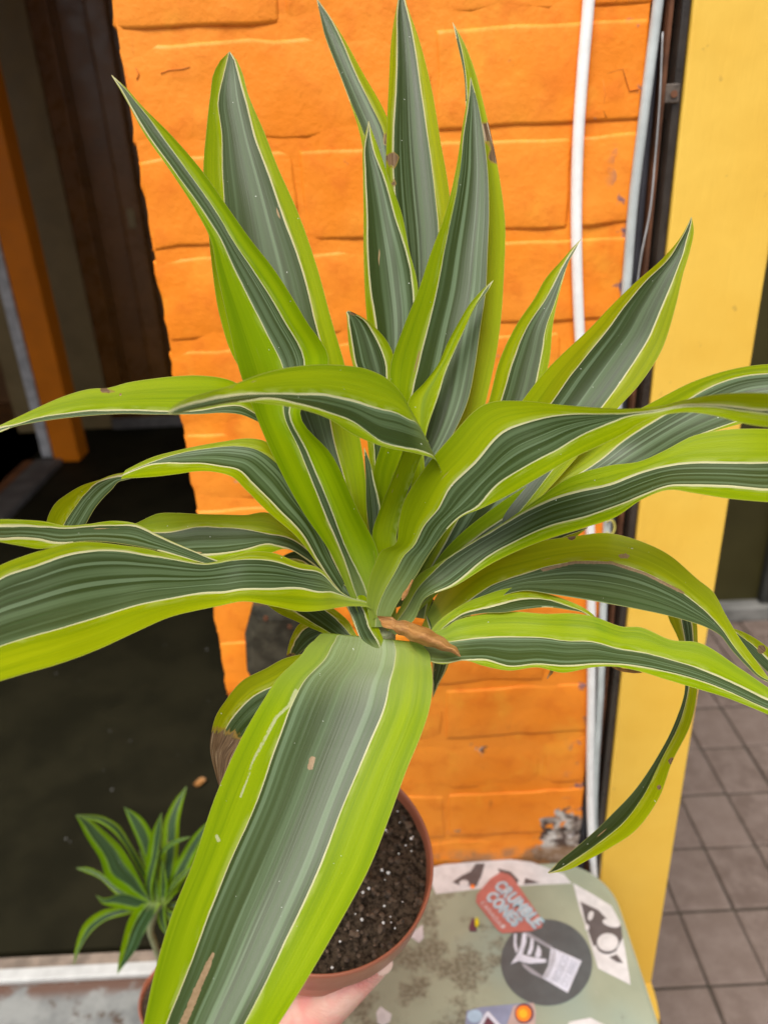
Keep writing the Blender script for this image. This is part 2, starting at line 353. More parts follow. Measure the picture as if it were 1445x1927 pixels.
# distant facade seen past the post
yk = at_z(1410, 1170, 0).y
fac = thing('shop_front', 'dark olive shop front beyond the yellow post', 'building', loc=(1, yk, 0))
put(link('wall_panel', box(.15, 3.2, yk+.05, yk+.3, .0, 2.6), M['facade']), fac)
put(link('base_strip', box(.15, 3.2, yk, yk+.10, 0, .055, .006), M['plinth']), fac)
for k in range(4):
    xx = .62+k*.62
    put(link('mullion', box(xx, xx+.05, yk+.02, yk+.0495, .058, 2.5, .004), M['rib']), fac)
# entrance recess
YF = .818
step = tag(link('entrance_step', box(-2.6, XL-.004, .56, YF-.004, 0, ZSTEP, .008), M['concrete']), kind='structure')
flr = tag(link('entrance_floor', box(-2.6, XL+.30, YF+.05, 3.75, .02, ZSTEP-.002), M['mat']), kind='structure')
th = thing('threshold', 'aluminium threshold strip in front of the black entrance mat', 'threshold', loc=(-.6, YF, ZSTEP))
pB0 = at_z(150, 1838, ZSTEP+.006).y; pB1 = at_z(150, 1815, ZSTEP+.006).y; pB2 = at_z(150, 1795, ZSTEP+.004).y
put(link('metal_strip', box(-2.5, XL+.02, pB0, pB1, ZSTEP-.03, ZSTEP+.006, .002), M['steel']), th)
put(link('backing_strip', box(-2.5, XL+.02, pB1+.0005, pB2, ZSTEP-.03, ZSTEP+.004, .001), plain('tan_worn_strip', (.22, .17, .13), .7, .3, 40)), th)
yb = at_z(285, 803, ZSTEP).y                        # door plane
yj = at_z(160, 868, ZSTEP).y                        # orange jamb
def gx_at(px, py, Y): return at_y(px, py, Y).x
H = 2.7
# door (far end of the recess)
door = thing('entrance_door', 'dark brown glossy door at the far end of the entrance recess', 'door', loc=(-.9, yb, ZSTEP))
xd = [gx_at(p, 800, yb) for p in (100, 212, 240, 300, 330, 352)]
bmd = box(gx_at(30, 800, yb), xd[1], yb+.01, yb+.06, ZSTEP, H, .004); put(link('side_panel', bmd, M['frame2']), door)
put(link('door_leaf', box(xd[1]+.001, XL+.05+.7, yb+.03, yb+.07, ZSTEP, H, .003), M['frame']), door)
put(link('stile', box(xd[1]+.004, xd[2]+.02, yb, yb+.029, ZSTEP+.06, H, .008), M['frame']), door)
put(link('stile', box(xd[3], xd[3]+.09, yb-.005, yb+.029, ZSTEP+.06, H, .012), M['frame']), door)
put(link('kick_rail', box(xd[1]+.004, XL+.4, yb-.02, yb-.006, ZSTEP, ZSTEP+.055, .006), plain('worn_door_rail', (.11, .10, .09), .5, .2, 30)), door)
put(link('glazing_bead', box(xd[2]+.024, xd[2]+.038, yb+.004, yb+.0285, ZSTEP+.06, H, .005), M['frame']), door)
put(link('lock_plate', box(xd[3]+.03, xd[3]+.06, yb-.012, yb-.0055, 1.22, 1.30, .003), M['frame2']), door)
# jamb of the side opening, painted orange
jx0, jx1 = gx_at(96, 800, yj), gx_at(150, 862, yj)
jx0 = gx_at(103, 868, yj)
jamb = thing('orange_door_jamb', 'orange painted door jamb with grey edge strip, left side of the recess', 'door jamb', loc=(jx0, yj, ZSTEP))
put(link('jamb_post', box(jx0, jx1, yj, yj+.12, ZSTEP, H, .006), M['jamb_orange']), jamb)
put(link('edge_strip', box(jx0-.045, jx0-.001, yj-.01, yj+.03, ZSTEP+.03, H, .004), M['grey_trim']), jamb)
# grey sill of the side opening, running towards the viewer
sx = jx0+.02
sill = thing('side_sill', 'worn grey sill running along the left side of the black mat', 'sill', loc=(sx, 1.5, ZSTEP))
put(link('sill_board', box(sx-.10, sx+.02, 1.2, yj-.003, ZSTEP-.1, ZSTEP+.025, .01), plain('dark_grey_sill', (.10, .09, .08), .6, .3, 14)), sill)
put(link('sill_edge', box(sx-.15, sx-.103, 1.2, yj-.003, ZSTEP-.1, ZSTEP+.02, .006), plain('orange_brown_edge', (.16, .06, .02), .6, .3, 14)), sill)
# room to the left of it and the recess shell
tag(link('side_room', box(-3.2, sx-.152, 1.0, 4.2, ZSTEP-.1, ZSTEP-.002), M['interior']), kind='structure')
rb = bmesh.new(); box(-3.3, -3.2, .8, 4.3, 0, H, bm=rb); box(-3.3, XL+.9, 4.2, 4.3, 0, H, bm=rb)
box(-3.3, XL+.6, .80, 4.3, H+.002, H+.1, bm=rb)
tag(link('recess_shell', rb, M['interior']), kind='structure')
# dry leaf on the mat
pl = at_z(375, 1475, ZSTEP+.008)
# ---- brick pilaster
wall = thing('brick_pilaster', 'orange painted brick pilaster between the dark entrance and the yellow post', 'brick wall', loc=(0, YW, 0))
# core, recessed behind the brick faces, itself painted (the joints)
def grid_face(x0, x1, z0, z1, Y, nx, nz, fn):
    bm = bmesh.new(); vs = [[bm.verts.new((x0+(x1-x0)*i/nx, Y+fn(x0+(x1-x0)*i/nx, z0+(z1-z0)*j/nz), z0+(z1-z0)*j/nz)) for i in range(nx+1)] for j in range(nz+1)]
    for j in range(nz):
        for i in range(nx): bm.faces.new((vs[j][i], vs[j][i+1], vs[j+1][i+1], vs[j+1][i]))
    return bm
from mathutils import noise as mn
core = box(XL+.0008, XR-.0008, YW+.0010, YW+.30, 0, 2.8)
put(link('mortar', core, M['orange']), wall)
hc = .0745; zj0 = 1.5-.797*YW                   # a bed joint sits here
import itertools
def brick_bm(w, h, dep, seed, rag0=0, rag1=0):
    nx = max(4, int(w/.018)); nz = 5; bm = bmesh.new()
    rnd = random.Random(seed); tilt = rnd.uniform(-.0006, .0006); bow = rnd.uniform(-.0005, .0009)
    xs = [0, .0025]+[.0025+(w-.005)*i/nx for i in range(1, nx)]+[w-.0025, w]; zs = [0, .003, .009]+[.009+(h-.018)*j/nz for j in range(1, nz)]+[h-.009, h-.003, h]
    V = []
    for j, zz in enumerate(zs):
        row = []
        for i, xx in enumerate(xs):
            e = (i in (0, len(xs)-1)) or (j in (0, len(zs)-1))
            n = mn.noise(Vector((xx*22+seed*3.1, zz*22, seed)))
            dx = mn.noise(Vector((zz*40+seed, 3.3, seed*1.7)))*.0022*(1 if i < 2 or i > len(xs)-3 else 0)
            dz = mn.noise(Vector((xx*30+seed, 8.1, seed*1.3)))*.0030*(1 if j < 3 or j > len(zs)-4 else 0)
            y = .0008*max(1-min(zz, h-zz)/.009, 0)+.0006*max(1-min(xx, w-xx)/.004, 0)+tilt*(xx/w-.5)-bow*math.sin(math.pi*xx/w)+n*.0016
            if i == 0 and rag0: dx += rnd.uniform(-.0012, .0012)
            row.append(bm.verts.new((xx+dx-w/2, y, zz+dz-h/2)))
        V.append(row)
    for j in range(len(zs)-1):
        for i in range(len(xs)-1): bm.faces.new((V[j][i], V[j][i+1], V[j+1][i+1], V[j+1][i]))
    # sides
    per = V[0]+[r[-1] for r in V[1:]]+V[-1][-2::-1]+[r[0] for r in V[-2:0:-1]]
    back = [bm.verts.new((v.co.x, dep, v.co.z)) for v in per]
    for k in range(len(per)): bm.faces.new((per[k], back[k], back[(k+1) % len(per)], per[(k+1) % len(per)]))
    bmesh.ops.recalc_face_normals(bm, faces=bm.faces); return bm
Lb = .214; jt = .0095
k0 = -int(zj0/hc)-1
for k in range(k0, 18):
    z0 = zj0+k*hc+jt/2; z1 = z0+hc-jt
    if z0 < 0: z0 = .0
    if z1 <= z0+.02: continue
    offx = wx(1074, 400) if k % 2 == 0 else wx(1074, 400)-Lb/2
    bounds = [XL]; a = offx-Lb*4
    while a < XR-.03:
        if a > XL+.045: bounds.append(a)
        a += Lb
    bounds.append(XR)
    for i in range(len(bounds)-1):
        x0 = bounds[i]+(.0028 if i else 0); x1 = bounds[i+1]-(.0028 if i < len(bounds)-2 else 0)
        bm = brick_bm(x1-x0, z1-z0, .03, k*7+i+60, rag0=(i == 0))
        o = link('brick', bm, M['orange'], smooth=True); o.location = ((x0+x1)/2, YW+random.uniform(-.0007, .0007), (z0+z1)/2)
        put(o, wall)
mcr = plain('crack_shadow', (.60, .165, .010), .8, .3, 60)
for cp in ([(1118, 106), (1131, 107), (1143, 138), (1171, 129), (1184, 171), (1201, 168)], [(303, 138), (318, 132), (345, 130), (358, 126)], [(258, 150), (262, 140), (256, 128)], [(936, 1318), (934, 1335), (937, 1356)],
           [(1062, 160), (1061, 180)], [(1134, 150), (1138, 178), (1134, 205), (1140, 222)]):
    put(link('crack', tube([at_y(a, b, YW+.0004) for a, b in cp], .0005, 6), mcr, smooth=True), wall)
# ---- yellow post
YP = .640
px0 = np.mean([wx(1305, 0, YP), wx(1195, 1000, YP), wx(1133, 1640, YP)])
px1 = np.mean([wx(1445, 480, YP), wx(1370, 940, YP), wx(1228, 1850, YP)])
post = thing('yellow_post', 'yellow painted square wooden post with flared foot, right of the pipes', 'post', loc=((px0+px1)/2, YP, 0))
zpb = at_y(1215, 1852, YP).z
put(link('shaft', box(px0, px1, YP, YP+.09, zpb+.001, 2.9, .0025), M['yellow']), post)
bm = bmesh.new()
prof = [(0, zpb), (.0035, zpb-.012), (.008, zpb-.03), (.012, zpb-.05), (.013, zpb-.09), (.013, .0)]
rings = []
for d, z in prof: rings.append([bm.verts.new(v) for v in ((px0-d, YP-d, z), (px1+d, YP-d, z), (px1+d, YP+.09+d, z), (px0-d, YP+.09+d, z))])
for i in range(len(prof)-1):
    for k in range(4): bm.faces.new((rings[i][k], rings[i][(k+1) % 4], rings[i+1][(k+1) % 4], rings[i+1][k]))
bm.faces.new(rings[0]); bmesh.ops.recalc_face_normals(bm, faces=bm.faces)
put(link('foot', bm, M['yellow']), post)
# ---- dark metal channel between conduit and post
ch = thing('metal_channel', 'dark brown metal channel between the white conduit and the yellow post', 'metal channel', loc=(px0-.03, YW, 0))
xa = wx(1222, 0, .66); w_ = px0-xa
put(link('back_plate', box(XR+.001, px0-.001, .672, .70, 0, 2.9), M['downpipe2']), ch)
put(link('flange', box(xa+w_*.10, xa+w_*.42, .658, .671, 0, 2.9, .003), M['downpipe2']), ch)
put(link('channel_web', box(xa+w_*.45, xa+w_*.66, .652, .671, 0, 2.9, .004), M['rust'], ), ch)
put(link('flange', box(xa+w_*.70, px0-.0008, .6412, .671, 0, 2.9, .002), M['downpipe']), ch)
pc = at_y(1270, 168, .6365)
bmc = box(pc.x-.006, pc.x+.0045, .6385, .6411, pc.z-.009, pc.z+.004, .001); put(link('bracket', bmc, plain('rusty_grey_bracket', (.085, .065, .05), .5, .5, 120)), ch)
put(link('screw_head', tube([Vector((pc.x, .6384, pc.z-.003)), Vector((pc.x, .6374, pc.z-.003))], .0025), M['rust']), ch)
# thin pale drip of sealant down the channel
dp = [at_y(a, b, .6515) for a, b in ((1246, 60), (1240, 200), (1232, 300), (1222, 400), (1206, 480), (1196, 560), (1190, 700))]
put(link('sealant_drip', tube(spl(dp, 40), .0007), M['grey_trim'], smooth=True), ch)
# ---- cables
cpts = [(1110, -120), (1107, 0), (1097, 120), (1088, 250), (1084, 400), (1087, 560), (1097, 750), (1110, 1000), (1112, 1150), (1112, 1300), (1110, 1450), (1112, 1570), (1118, 1660), (1110, 1800)]
c1 = link('white_cable', tube(spl([at_y(a, b, .6445) for a, b in cpts], 120), .0044), M['white_pvc'], smooth=True)
tag(c1, 'bright white wavy cable running down the orange bricks', 'cable', 'white cables')
cpts = [(1252, -120), (1238, 0), (1213, 200), (1191, 380), (1178, 540), (1163, 750), (1141, 1000), (1134, 1150), (1129, 1300), (1120, 1450), (1118, 1560), (1128, 1660), (1112, 1800)]
c2 = link('grey_conduit', tube(spl([at_y(a, b, .6475) for a, b in cpts], 120), .0039), M['grey_pvc'], smooth=True)
tag(c2, 'duller grey white conduit along the right edge of the bricks', 'conduit', 'white cables')
tie = thing('cable_tie', 'curly yellowish tie on the grey conduit above the arching leaf', 'cable tie', loc=at_y(1152, 995, .645))
lp = [at_y(1140+math.cos(a)*9+7, 992+math.sin(a)*14, .640-.001*math.sin(a)) for a in np.linspace(-2.4, 2.4, 24)]
put(link('loop', tube(lp, .0011, 8), plain('yellowed_tie', (.42, .36, .08), .5), smooth=True), tie)
# ---- dark fitting on the wall
pf = at_y(520, 1205, .645)
fit = thing('wall_fitting', 'dark octagonal metal fitting on the orange wall behind the leaves', 'wall fitting', loc=pf)
bm = bmesh.new()
octo = [(475, 1140), (461, 1192), (465, 1262), (488, 1300), (560, 1300), (588, 1262), (585, 1190), (570, 1140)]
fr = [bm.verts.new(at_y(a, b, .632)) for a, b in octo]; bk = [bm.verts.new(Vector((v.co.x, .648, v.co.z))) for v in fr]
inn = [bm.verts.new(Vector((pf.x+(v.co.x-pf.x)*.72, .628, pf.z+(v.co.z-pf.z)*.72))) for v in fr]
for k in range(8):
    j = (k+1) % 8; bm.faces.new((fr[k], fr[j], bk[j], bk[k])); bm.faces.new((fr[k], fr[j], inn[j], inn[k]))
bm.faces.new(inn); bmesh.ops.recalc_face_normals(bm, faces=bm.faces)
put(link('housing', bm, plain('grimy_dark_metal', (.040, .036, .024), .4, .5, 60, .0004, 90, .3)), fit)
for a, b in ((500, 1165), (545, 1180), (520, 1270)):
    p = at_y(a, b, .6265); put(link('screw_head', tube([p, p+Vector((0, .003, 0))], .0025, 10), M['rust']), fit)

# ------------------------------------------------------------------ table with stickers
tb = thing('green_table', 'sage green metal table covered with stickers, under the pot', 'table', loc=(0, .4, 0))
def TZ(px, py): p = at_z(px, py, ZTAB); return (p.x, p.y)
xr = np.mean([TZ(1240, 1927)[0], TZ(1205, 1820)[0]])
yb_t = YW-.006; yf_t = .10; xl_t = -.115; rc = .062
top = []
for (cx_, cy_, a0) in ((xr-rc, yb_t-rc, 0), (xl_t+.03, yb_t-.03, 90), (xl_t+.05, yf_t+.05, 180), (xr-.05, yf_t+.05, 270)):
    rr = rc if a0 == 0 else (.03 if a0 == 90 else .05)
    for k in range(13):
        a = R(a0+90*k/12); top.append((cx_+rr*math.cos(a), cy_+rr*math.sin(a), ZTAB))
bm = prism([Vector(p) for p in top], .022)
te = [e for e in bm.edges if all(abs(v.co.z-ZTAB) < 1e-6 for v in e.verts)]
bmesh.ops.bevel(bm, geom=te, offset=.004, segments=3, affect='EDGES')
put(link('tabletop', bm, M['sage']), tb)
for lx, ly in ((xl_t+.05, yf_t+.06), (xr-.06, yf_t+.06), (xl_t+.05, yb_t-.06), (xr-.07, yb_t-.08)):
    put(link('leg', tube([Vector((lx, ly, ZTAB-.022)), Vector((lx, ly, 0.0))], .012), M['sage'], smooth=True), tb)
def tp(px, py, lift): return at_z(px, py, ZTAB+lift)
def sticker(pts, mat, lift=.0004, thick=.0003, name='sticker', parent=None, label=None):
    P = [tp(a, b, lift) for a, b in pts]
    ar = sum(P[i].x*P[(i+1) % len(P)].y-P[(i+1) % len(P)].x*P[i].y for i in range(len(P)))
    if ar < 0: P = P[::-1]
    o = put(link(name, prism(P, thick), mat), tb if parent is None else tb)
    if parent is not None:
        o.parent = parent; o.matrix_parent_inverse = Matrix.Identity(4)
        o.location = (0, 0, 0)
    if label: o['label'] = label
    return o
def stk(pts, mat, label=None, lift=.0004):            # sticker as part with its own origin at world zero of the table thing
    return sticker(pts, mat, lift, label=label)
def sub(o, pts, mat, name='print', lift=.0008):
    P = [tp(a, b, lift) for a, b in pts]
    ar = sum(P[i].x*P[(i+1) % len(P)].y-P[(i+1) % len(P)].x*P[i].y for i in range(len(P)))
    if ar < 0: P = P[::-1]
    s = link(name, prism(P, .0003), mat); s.parent = o; return s
def ell(cx_, cy_, rx, ry, rot=0, n=40):
    return [(cx_+rx*math.cos(a)*math.cos(rot)-ry*math.sin(a)*math.sin(rot), cy_+rx*math.cos(a)*math.sin(rot)+ry*math.sin(a)*math.cos(rot)) for a in np.linspace(0, 2*math.pi, n, endpoint=False)]
pr = lambda n, c, r=.4: plain(n, c, r, .1, 80, .0002, 120)
K = dict(white=pr('sticker_white', (.60, .585, .58)), dark=pr('sticker_dark_grey', (.10, .085, .085)), red=pr('sticker_red', (.43, .14, .115)),
         blue=pr('sticker_pale_blue', (.30, .47, .55)), pale=pr('sticker_pale_print', (.58, .55, .56)), char=pr('sticker_charcoal', (.085, .095, .098)),
         lilac=pr('sticker_lilac_white', (.60, .62, .70)), grey=pr('sticker_mid_grey', (.30, .30, .33)), slate=pr('sticker_slate', (.22, .25, .36)),
         sun=pr('sticker_orange', (.90, .22, .02)), sun2=pr('sticker_orange_yellow', (.95, .42, .02)), plum=pr('sticker_plum', (.12, .04, .06)), pink=pr('sticker_beige', (.45, .33, .30)),
         yel=pr('yellow_scrap', (.75, .66, .02)), text=pr('print_grey', (.33, .35, .42)), sky=pr('sticker_sky', (.35, .48, .60)))
def text(o, s, p0, p1, hpx, mat, lift, name='lettering', fit=True, bold=0.0):
    fc = bpy.data.curves.new('txt', 'FONT'); fc.body = s; fc.size = 1; fc.extrude = 0; fc.offset = bold; fc.space_character = 1.12; fc.resolution_u = 3
    tmp = bpy.data.objects.new('txt', fc); C.objects.link(tmp); dg = bpy.context.evaluated_depsgraph_get(); me = bpy.data.meshes.new_from_object(tmp.evaluated_get(dg))
    bpy.data.objects.remove(tmp)
    co = np.array([v.co[:] for v in me.vertices]); mn_, mx_ = co.min(0), co.max(0)
    A = tp(*p0, lift); B = tp(*p1, lift); xd_ = (B-A); yd_ = Vector((-xd_.y, xd_.x, 0)).normalized(); hh = hpx
    for v in me.vertices:
        u = (v.co.x-mn_[0])/(mx_[0]-mn_[0]); w = (v.co.y-mn_[1])/(mx_[1]-mn_[1])
        v.co = A+xd_*u+yd_*w*hh
    me.materials.clear(); me.materials.append(mat)
    q = bpy.data.objects.new(name, me); C.objects.link(q); q.parent = o; q['label'] = 'printed words '+s; return q
def fixsub(o):                                        # sticker parts keep geometry in world space
    return o
# black and white torn print along the back edge
s1 = stk([(800, 1636), (832, 1627), (900, 1621), (960, 1617), (1000, 1622), (1060, 1645), (1075, 1662), (1010, 1665), (960, 1668), (925, 1664), (905, 1672), (866, 1677), (820, 1682)], K['white'], 'torn white sticker with dark shapes along the back edge')
s2 = stk([(1078, 1662), (1120, 1686), (1150, 1705), (1166, 1735), (1176, 1790), (1186, 1853), (1125, 1822), (1115, 1790), (1105, 1755), (1090, 1710)], K['white'], 'torn white sticker with dark shapes at the right edge', .0006)
s3 = stk([(923, 1653), (942, 1641), (957, 1645), (965, 1652), (1021, 1733), (1019, 1745), (1000, 1752), (945, 1756), (936, 1750), (895, 1697), (897, 1683)], K['red'], 'red sticker with pale blue lettering', .0018)
s4 = stk(ell(1028, 1811, 86, 81, .12, 64), K['char'], 'round charcoal sticker with a white emblem', .0010)
s5 = stk([(878, 1902), (905, 1895), (960, 1890), (1004, 1886), (1008, 1905), (1006, 1960), (870, 1970)], K['slate'], 'blue grey sticker with an orange sun', .0006)
s6 = stk([(1070, 1923), (1110, 1915), (1140, 1930), (1150, 1975), (1050, 1985)], K['white'], 'plain white sticker corner at the front', .0006)
s7 = stk([(710, 1925), (708, 1905), (716, 1893), (724, 1900), (737, 1908), (734, 1922), (722, 1930)], K['white'], 'small torn white scrap near the thumb', .0006)
s8 = stk([(769, 1760), (795, 1740), (797, 1765), (788, 1774)], K['pale'], 'pale triangular scrap beside the pot rim', .0006)
for o in (s1, s2, s3, s4, s5, s6, s7, s8): pass
def sp(o, pts, m, lift): 
    q = sub(o, pts, m, 'print', lift); q.matrix_parent_inverse = Matrix.Translation(-Vector(tb.location)).inverted() @ Matrix.Translation(-Vector(tb.location)); return q
sp(s1, [(851, 1660), (868, 1648), (885, 1640), (895, 1625), (912, 1625), (905, 1650), (896, 1668), (880, 1666), (865, 1666)], K['dark'], .0008)
sp(s1, ell(873, 1662, 9, 6), K['white'], .0012); sp(s1, ell(889, 1668, 4, 4), K['sun'], .0012)
sp(s1, [(936, 1634), (960, 1640), (976, 1656), (972, 1664), (955, 1655), (942, 1645)], K['dark'], .0008)
sp(s1, [(988, 1652), (1015, 1661), (985, 1664)], K['dark'], .0008)
sp(s2, [(1092, 1697), (1125, 1712), (1140, 1728), (1168, 1740), (1171, 1765), (1158, 1790), (1130, 1775), (1116, 1780), (1104, 1745)], K['dark'], .0010)
sp(s2, ell(1111, 1723, 5, 9, .3), K['white'], .0014); sp(s2, ell(1104, 1745, 4, 6), K['white'], .0014)
sp(s2, ell(1150, 1737, 17, 7, .25), K['white'], .0014); sp(s2, ell(1142, 1776, 21, 19, 0), K['dark'], .0013); sp(s2, ell(1143, 1773, 20, 17, 0), K['white'], .0016)
sp(s2, [(1146, 1801), (1160, 1796), (1172, 1812), (1160, 1810)], K['dark'], .0012)
text(s3, 'CRUMBLE', (927, 1668), (1005, 1749), .0165, K['blue'], .0024, bold=.05)
text(s3, 'CRUMBLE', (930, 1665.5), (1003, 1743), .0122, K['white'], .0026, bold=-.012)
text(s3, 'CONES', (911, 1689), (966, 1746), .0160, K['blue'], .0024, bold=.05)
text(s3, 'CONES', (913, 1686.5), (963.5, 1740), .0120, K['white'], .0026, bold=-.012)
text(s3, 'CANADA', (903, 1699), (938, 1742), .0052, K['pale'], .0024)
sp(s3, [(946+6*math.cos(a)*(1 if i % 2 else .45), 1743+5*math.sin(a)*(1 if i % 2 else .45)) for i, a in enumerate(np.linspace(0, 2*math.pi, 16, endpoint=False))], K['pale'], .0022)
# emblem of the round sticker
sp(s4, [(989, 1754), (998, 1757), (1040, 1782), (1036, 1786), (992, 1762)], K['grey'], .0014)
sp(s4, [(980, 1810), (984, 1812), (1020, 1836), (1022, 1842), (1000, 1832), (985, 1820)], K['grey'], .0014)
sp(s4, [(1036, 1783), (1047, 1787), (1094, 1808), (1068, 1868), (1020, 1840), (1031, 1818), (1034, 1800)], K['lilac'], .0014)
for dx in (0, 4.5): sp(s4, [(1038+dx, 1785+dx*.5), (1040+dx, 1786+dx*.5), (1039+dx, 1805), (1034+dx, 1822), (1024+dx, 1841), (1022+dx, 1840), (1032+dx, 1821), (1037+dx, 1804)], K['grey'], .0018)
sp(s4, [(983, 1756), (990, 1756), (990, 1772), (983, 1796), (1000, 1801), (1028, 1805), (1027, 1811), (995, 1813), (976, 1808), (961, 1814), (966, 1806), (974, 1794), (980, 1776)], K['lilac'], .0014)
sp(s4, [(967, 1757), (972, 1757), (971, 1772), (974, 1788), (971, 1794), (966, 1780)], K['lilac'], .0014)
sp(s4, [(999, 1763), (1004, 1768), (1003, 1785), (998, 1797), (991, 1796), (996, 1782)], K['lilac'], .0014)
sp(s4, [(1012, 1777), (1018, 1788), (1018, 1798), (1012, 1803), (1006, 1798), (1009, 1788)], K['lilac'], .0014)
text(s4, 'REDUCED', (1051, 1849), (1071, 1802), .0072, K['text'], .0019)
text(s4, 'CITY WARE', (1066, 1859), (1086, 1812), .0068, K['text'], .0019)
sp(s5, ell(893, 1912, 14, 12), K['sky'], .0010); sp(s5, [(898, 1932), (914, 1905), (919, 1903), (945, 1932), (936, 1932), (917, 1912), (906, 1932)], K['lilac'], .0012)
sp(s5, [(906, 1934), (917, 1913), (937, 1934)], K['plum'], .0010); sp(s5, [(966, 1893), (1004, 1886), (1008, 1905), (1006, 1940), (950, 1940)], K['pink'], .0010)
sp(s5, ell(986, 1907, 18, 19), K['plum'], .0014); sp(s5, ell(985, 1907, 14.5, 15), K['sun'], .0017); sp(s5, ell(984, 1907, 8, 8.5), K['sun2'], .0020)
# scrap of yellow leaf on the table
p = tp(893, 1739, .003)
scr = thing('leaf_scrap', 'tiny yellow and black scrap lying on the green table', 'leaf scrap', loc=p)
bm = bmesh.new(); 
for a, b, r1, r2, hgt in ((897, 1735, 4, 9, .004),):
    P = [tp(a+r1*math.cos(t_), b+r2*math.sin(t_), .003+.002*math.sin(3*t_)) for t_ in np.linspace(0, 2*math.pi, 12, endpoint=False)]; prism(P, .001, bm)
put(link('yellow_piece', bm, K['yel']), scr)
P = [tp(a, b, .0016) for a, b in ((889, 1725), (895, 1738), (897, 1752), (884, 1752), (882, 1745))]
put(link('dark_piece', prism(P[::-1], .001), K['plum']), scr)

# ------------------------------------------------------------------ leaves
NU = 22
def ribbon(rows, zs, t=0.0, k=.10, nv=72, dry=(), fresh=0, allf=None, nu=NU, scar=(), pale=()):
    """rows: [ax,ay,bx,by,f1,f2]; zs: list of (param 0..1, depth); t: tilt (depth of side B minus side A, per width); k: gutter depth per width"""
    rows = [list(r)+([.28, .72] if len(r) == 4 else []) for r in rows]
    P = np.array(rows, float); cen = (P[:, 0:2]+P[:, 2:4])/2
    L = np.concatenate([[0], np.cumsum(np.hypot(*np.diff(cen, axis=0).T))]); L /= L[-1]
    n = len(P); tt = np.interp(np.linspace(0, 1, nv), L, np.arange(n))
    # reorder columns so that crom's distance measure uses the centre line
    Q = np.hstack([cen, P]); q = crom(Q, tt)
    vv = np.linspace(0, 1, nv); zz = np.interp(vv, [a for a, b in zs], [b for a, b in zs])
    ker = np.ones(7)/7; zz = np.convolve(np.pad(zz, 3, 'edge'), ker, 'valid')
    tl = np.interp(vv, [a for a, b in t], [b for a, b in t]) if isinstance(t, (list, tuple)) else np.full(nv, t)
    kl = np.interp(vv, [a for a, b in k], [b for a, b in k]) if isinstance(k, (list, tuple)) else np.full(nv, k)
    verts, A = [], dict(scar=[], pale=[], s=[], v=[], d1=[], d2=[], dA=[], dB=[], dry=[], hasline=[])
    for i in range(nv):
        ax, ay, bx, by, f1, f2 = q[i, 2:8]; f1 = min(max(f1, 0), 1); f2 = min(max(f2, f1), 1)
        wpx = math.hypot(bx-ax, by-ay); wm = wpx*zz[i]/F
        for j in range(nu+1):
            f = j/nu; x = ax+(bx-ax)*f; y = ay+(by-ay)*f
            z = zz[i]+tl[i]*wm*(f-.5)+kl[i]*wm*(math.sin(math.pi*f)-.6)
            verts.append(at_d(x, y, z))
            if f < f1: s = .3*f/max(f1, 1e-3)
            elif f <= f2: s = .3+.4*(f-f1)/max(f2-f1, 1e-3)
            else: s = .7+.3*(f-f2)/max(1-f2, 1e-3)
            sc = wm*1000
            A['s'].append(s); A['v'].append(vv[i]*(L[-1] and 1)); A['d1'].append((f-f1)*sc if f1 > .015 else 9); A['d2'].append((f-f2)*sc if f2 < .985 else -9)
            A['dA'].append(f*sc); A['dB'].append((1-f)*sc); A['hasline'].append(1.0 if f2-f1 > .03 else max(0, (f2-f1)/.03))
            d = 0
            for (qx, qy, qr) in dry: d = max(d, 1-math.hypot(x-qx, y-qy)/qr)
            A['dry'].append(max(0, d))
            for kk, lst in (('scar', scar), ('pale', pale)):
                m_ = 0
                for (x0, y0, x1, y1, hw) in lst:
                    L2_ = (x1-x0)**2+(y1-y0)**2; u = max(0, min(1, ((x-x0)*(x1-x0)+(y-y0)*(y1-y0))/L2_))
                    m_ = max(m_, 1-math.hypot(x-x0-u*(x1-x0), y-y0-u*(y1-y0))/(2*hw))
                A[kk].append(max(0, m_))
    faces = [(i*(nu+1)+j, i*(nu+1)+j+1, (i+1)*(nu+1)+j+1, (i+1)*(nu+1)+j) for i in range(nv-1) for j in range(nu)]
    return verts, faces, A
def leaf_mesh(parts, mat, name='leaf'):
    V, Fc, AA = [], [], {}
    for v, f, a in parts:
        o = len(V); V += v; Fc += [tuple(x+o for x in q) for q in f]
        for kk, x in a.items(): AA.setdefault(kk, []).extend(x)
    me = bpy.data.meshes.new(name); me.from_pydata([tuple(x) for x in V], [], Fc)
    for kk, x in AA.items():
        at = me.attributes.new(kk, 'FLOAT', 'POINT'); at.data.foreach_set('value', x)
    me.polygons.foreach_set('use_smooth', [True]*len(Fc)); me.materials.append(mat); me.update(); return me

crown = at_d(715, 1180, .368)
plant = thing('potted_dracaena', 'large lime, cream and green striped dracaena in a terracotta pot, held up by a hand', 'potted plant', loc=crown)
def leaf(rows, zs, label=None, mat='leaf', **k):
    me = leaf_mesh([ribbon(rows, zs, **k)], M[mat]); o = put(link('leaf', me), plant)
    if label: o['label'] = label
    return o
B0 = .366
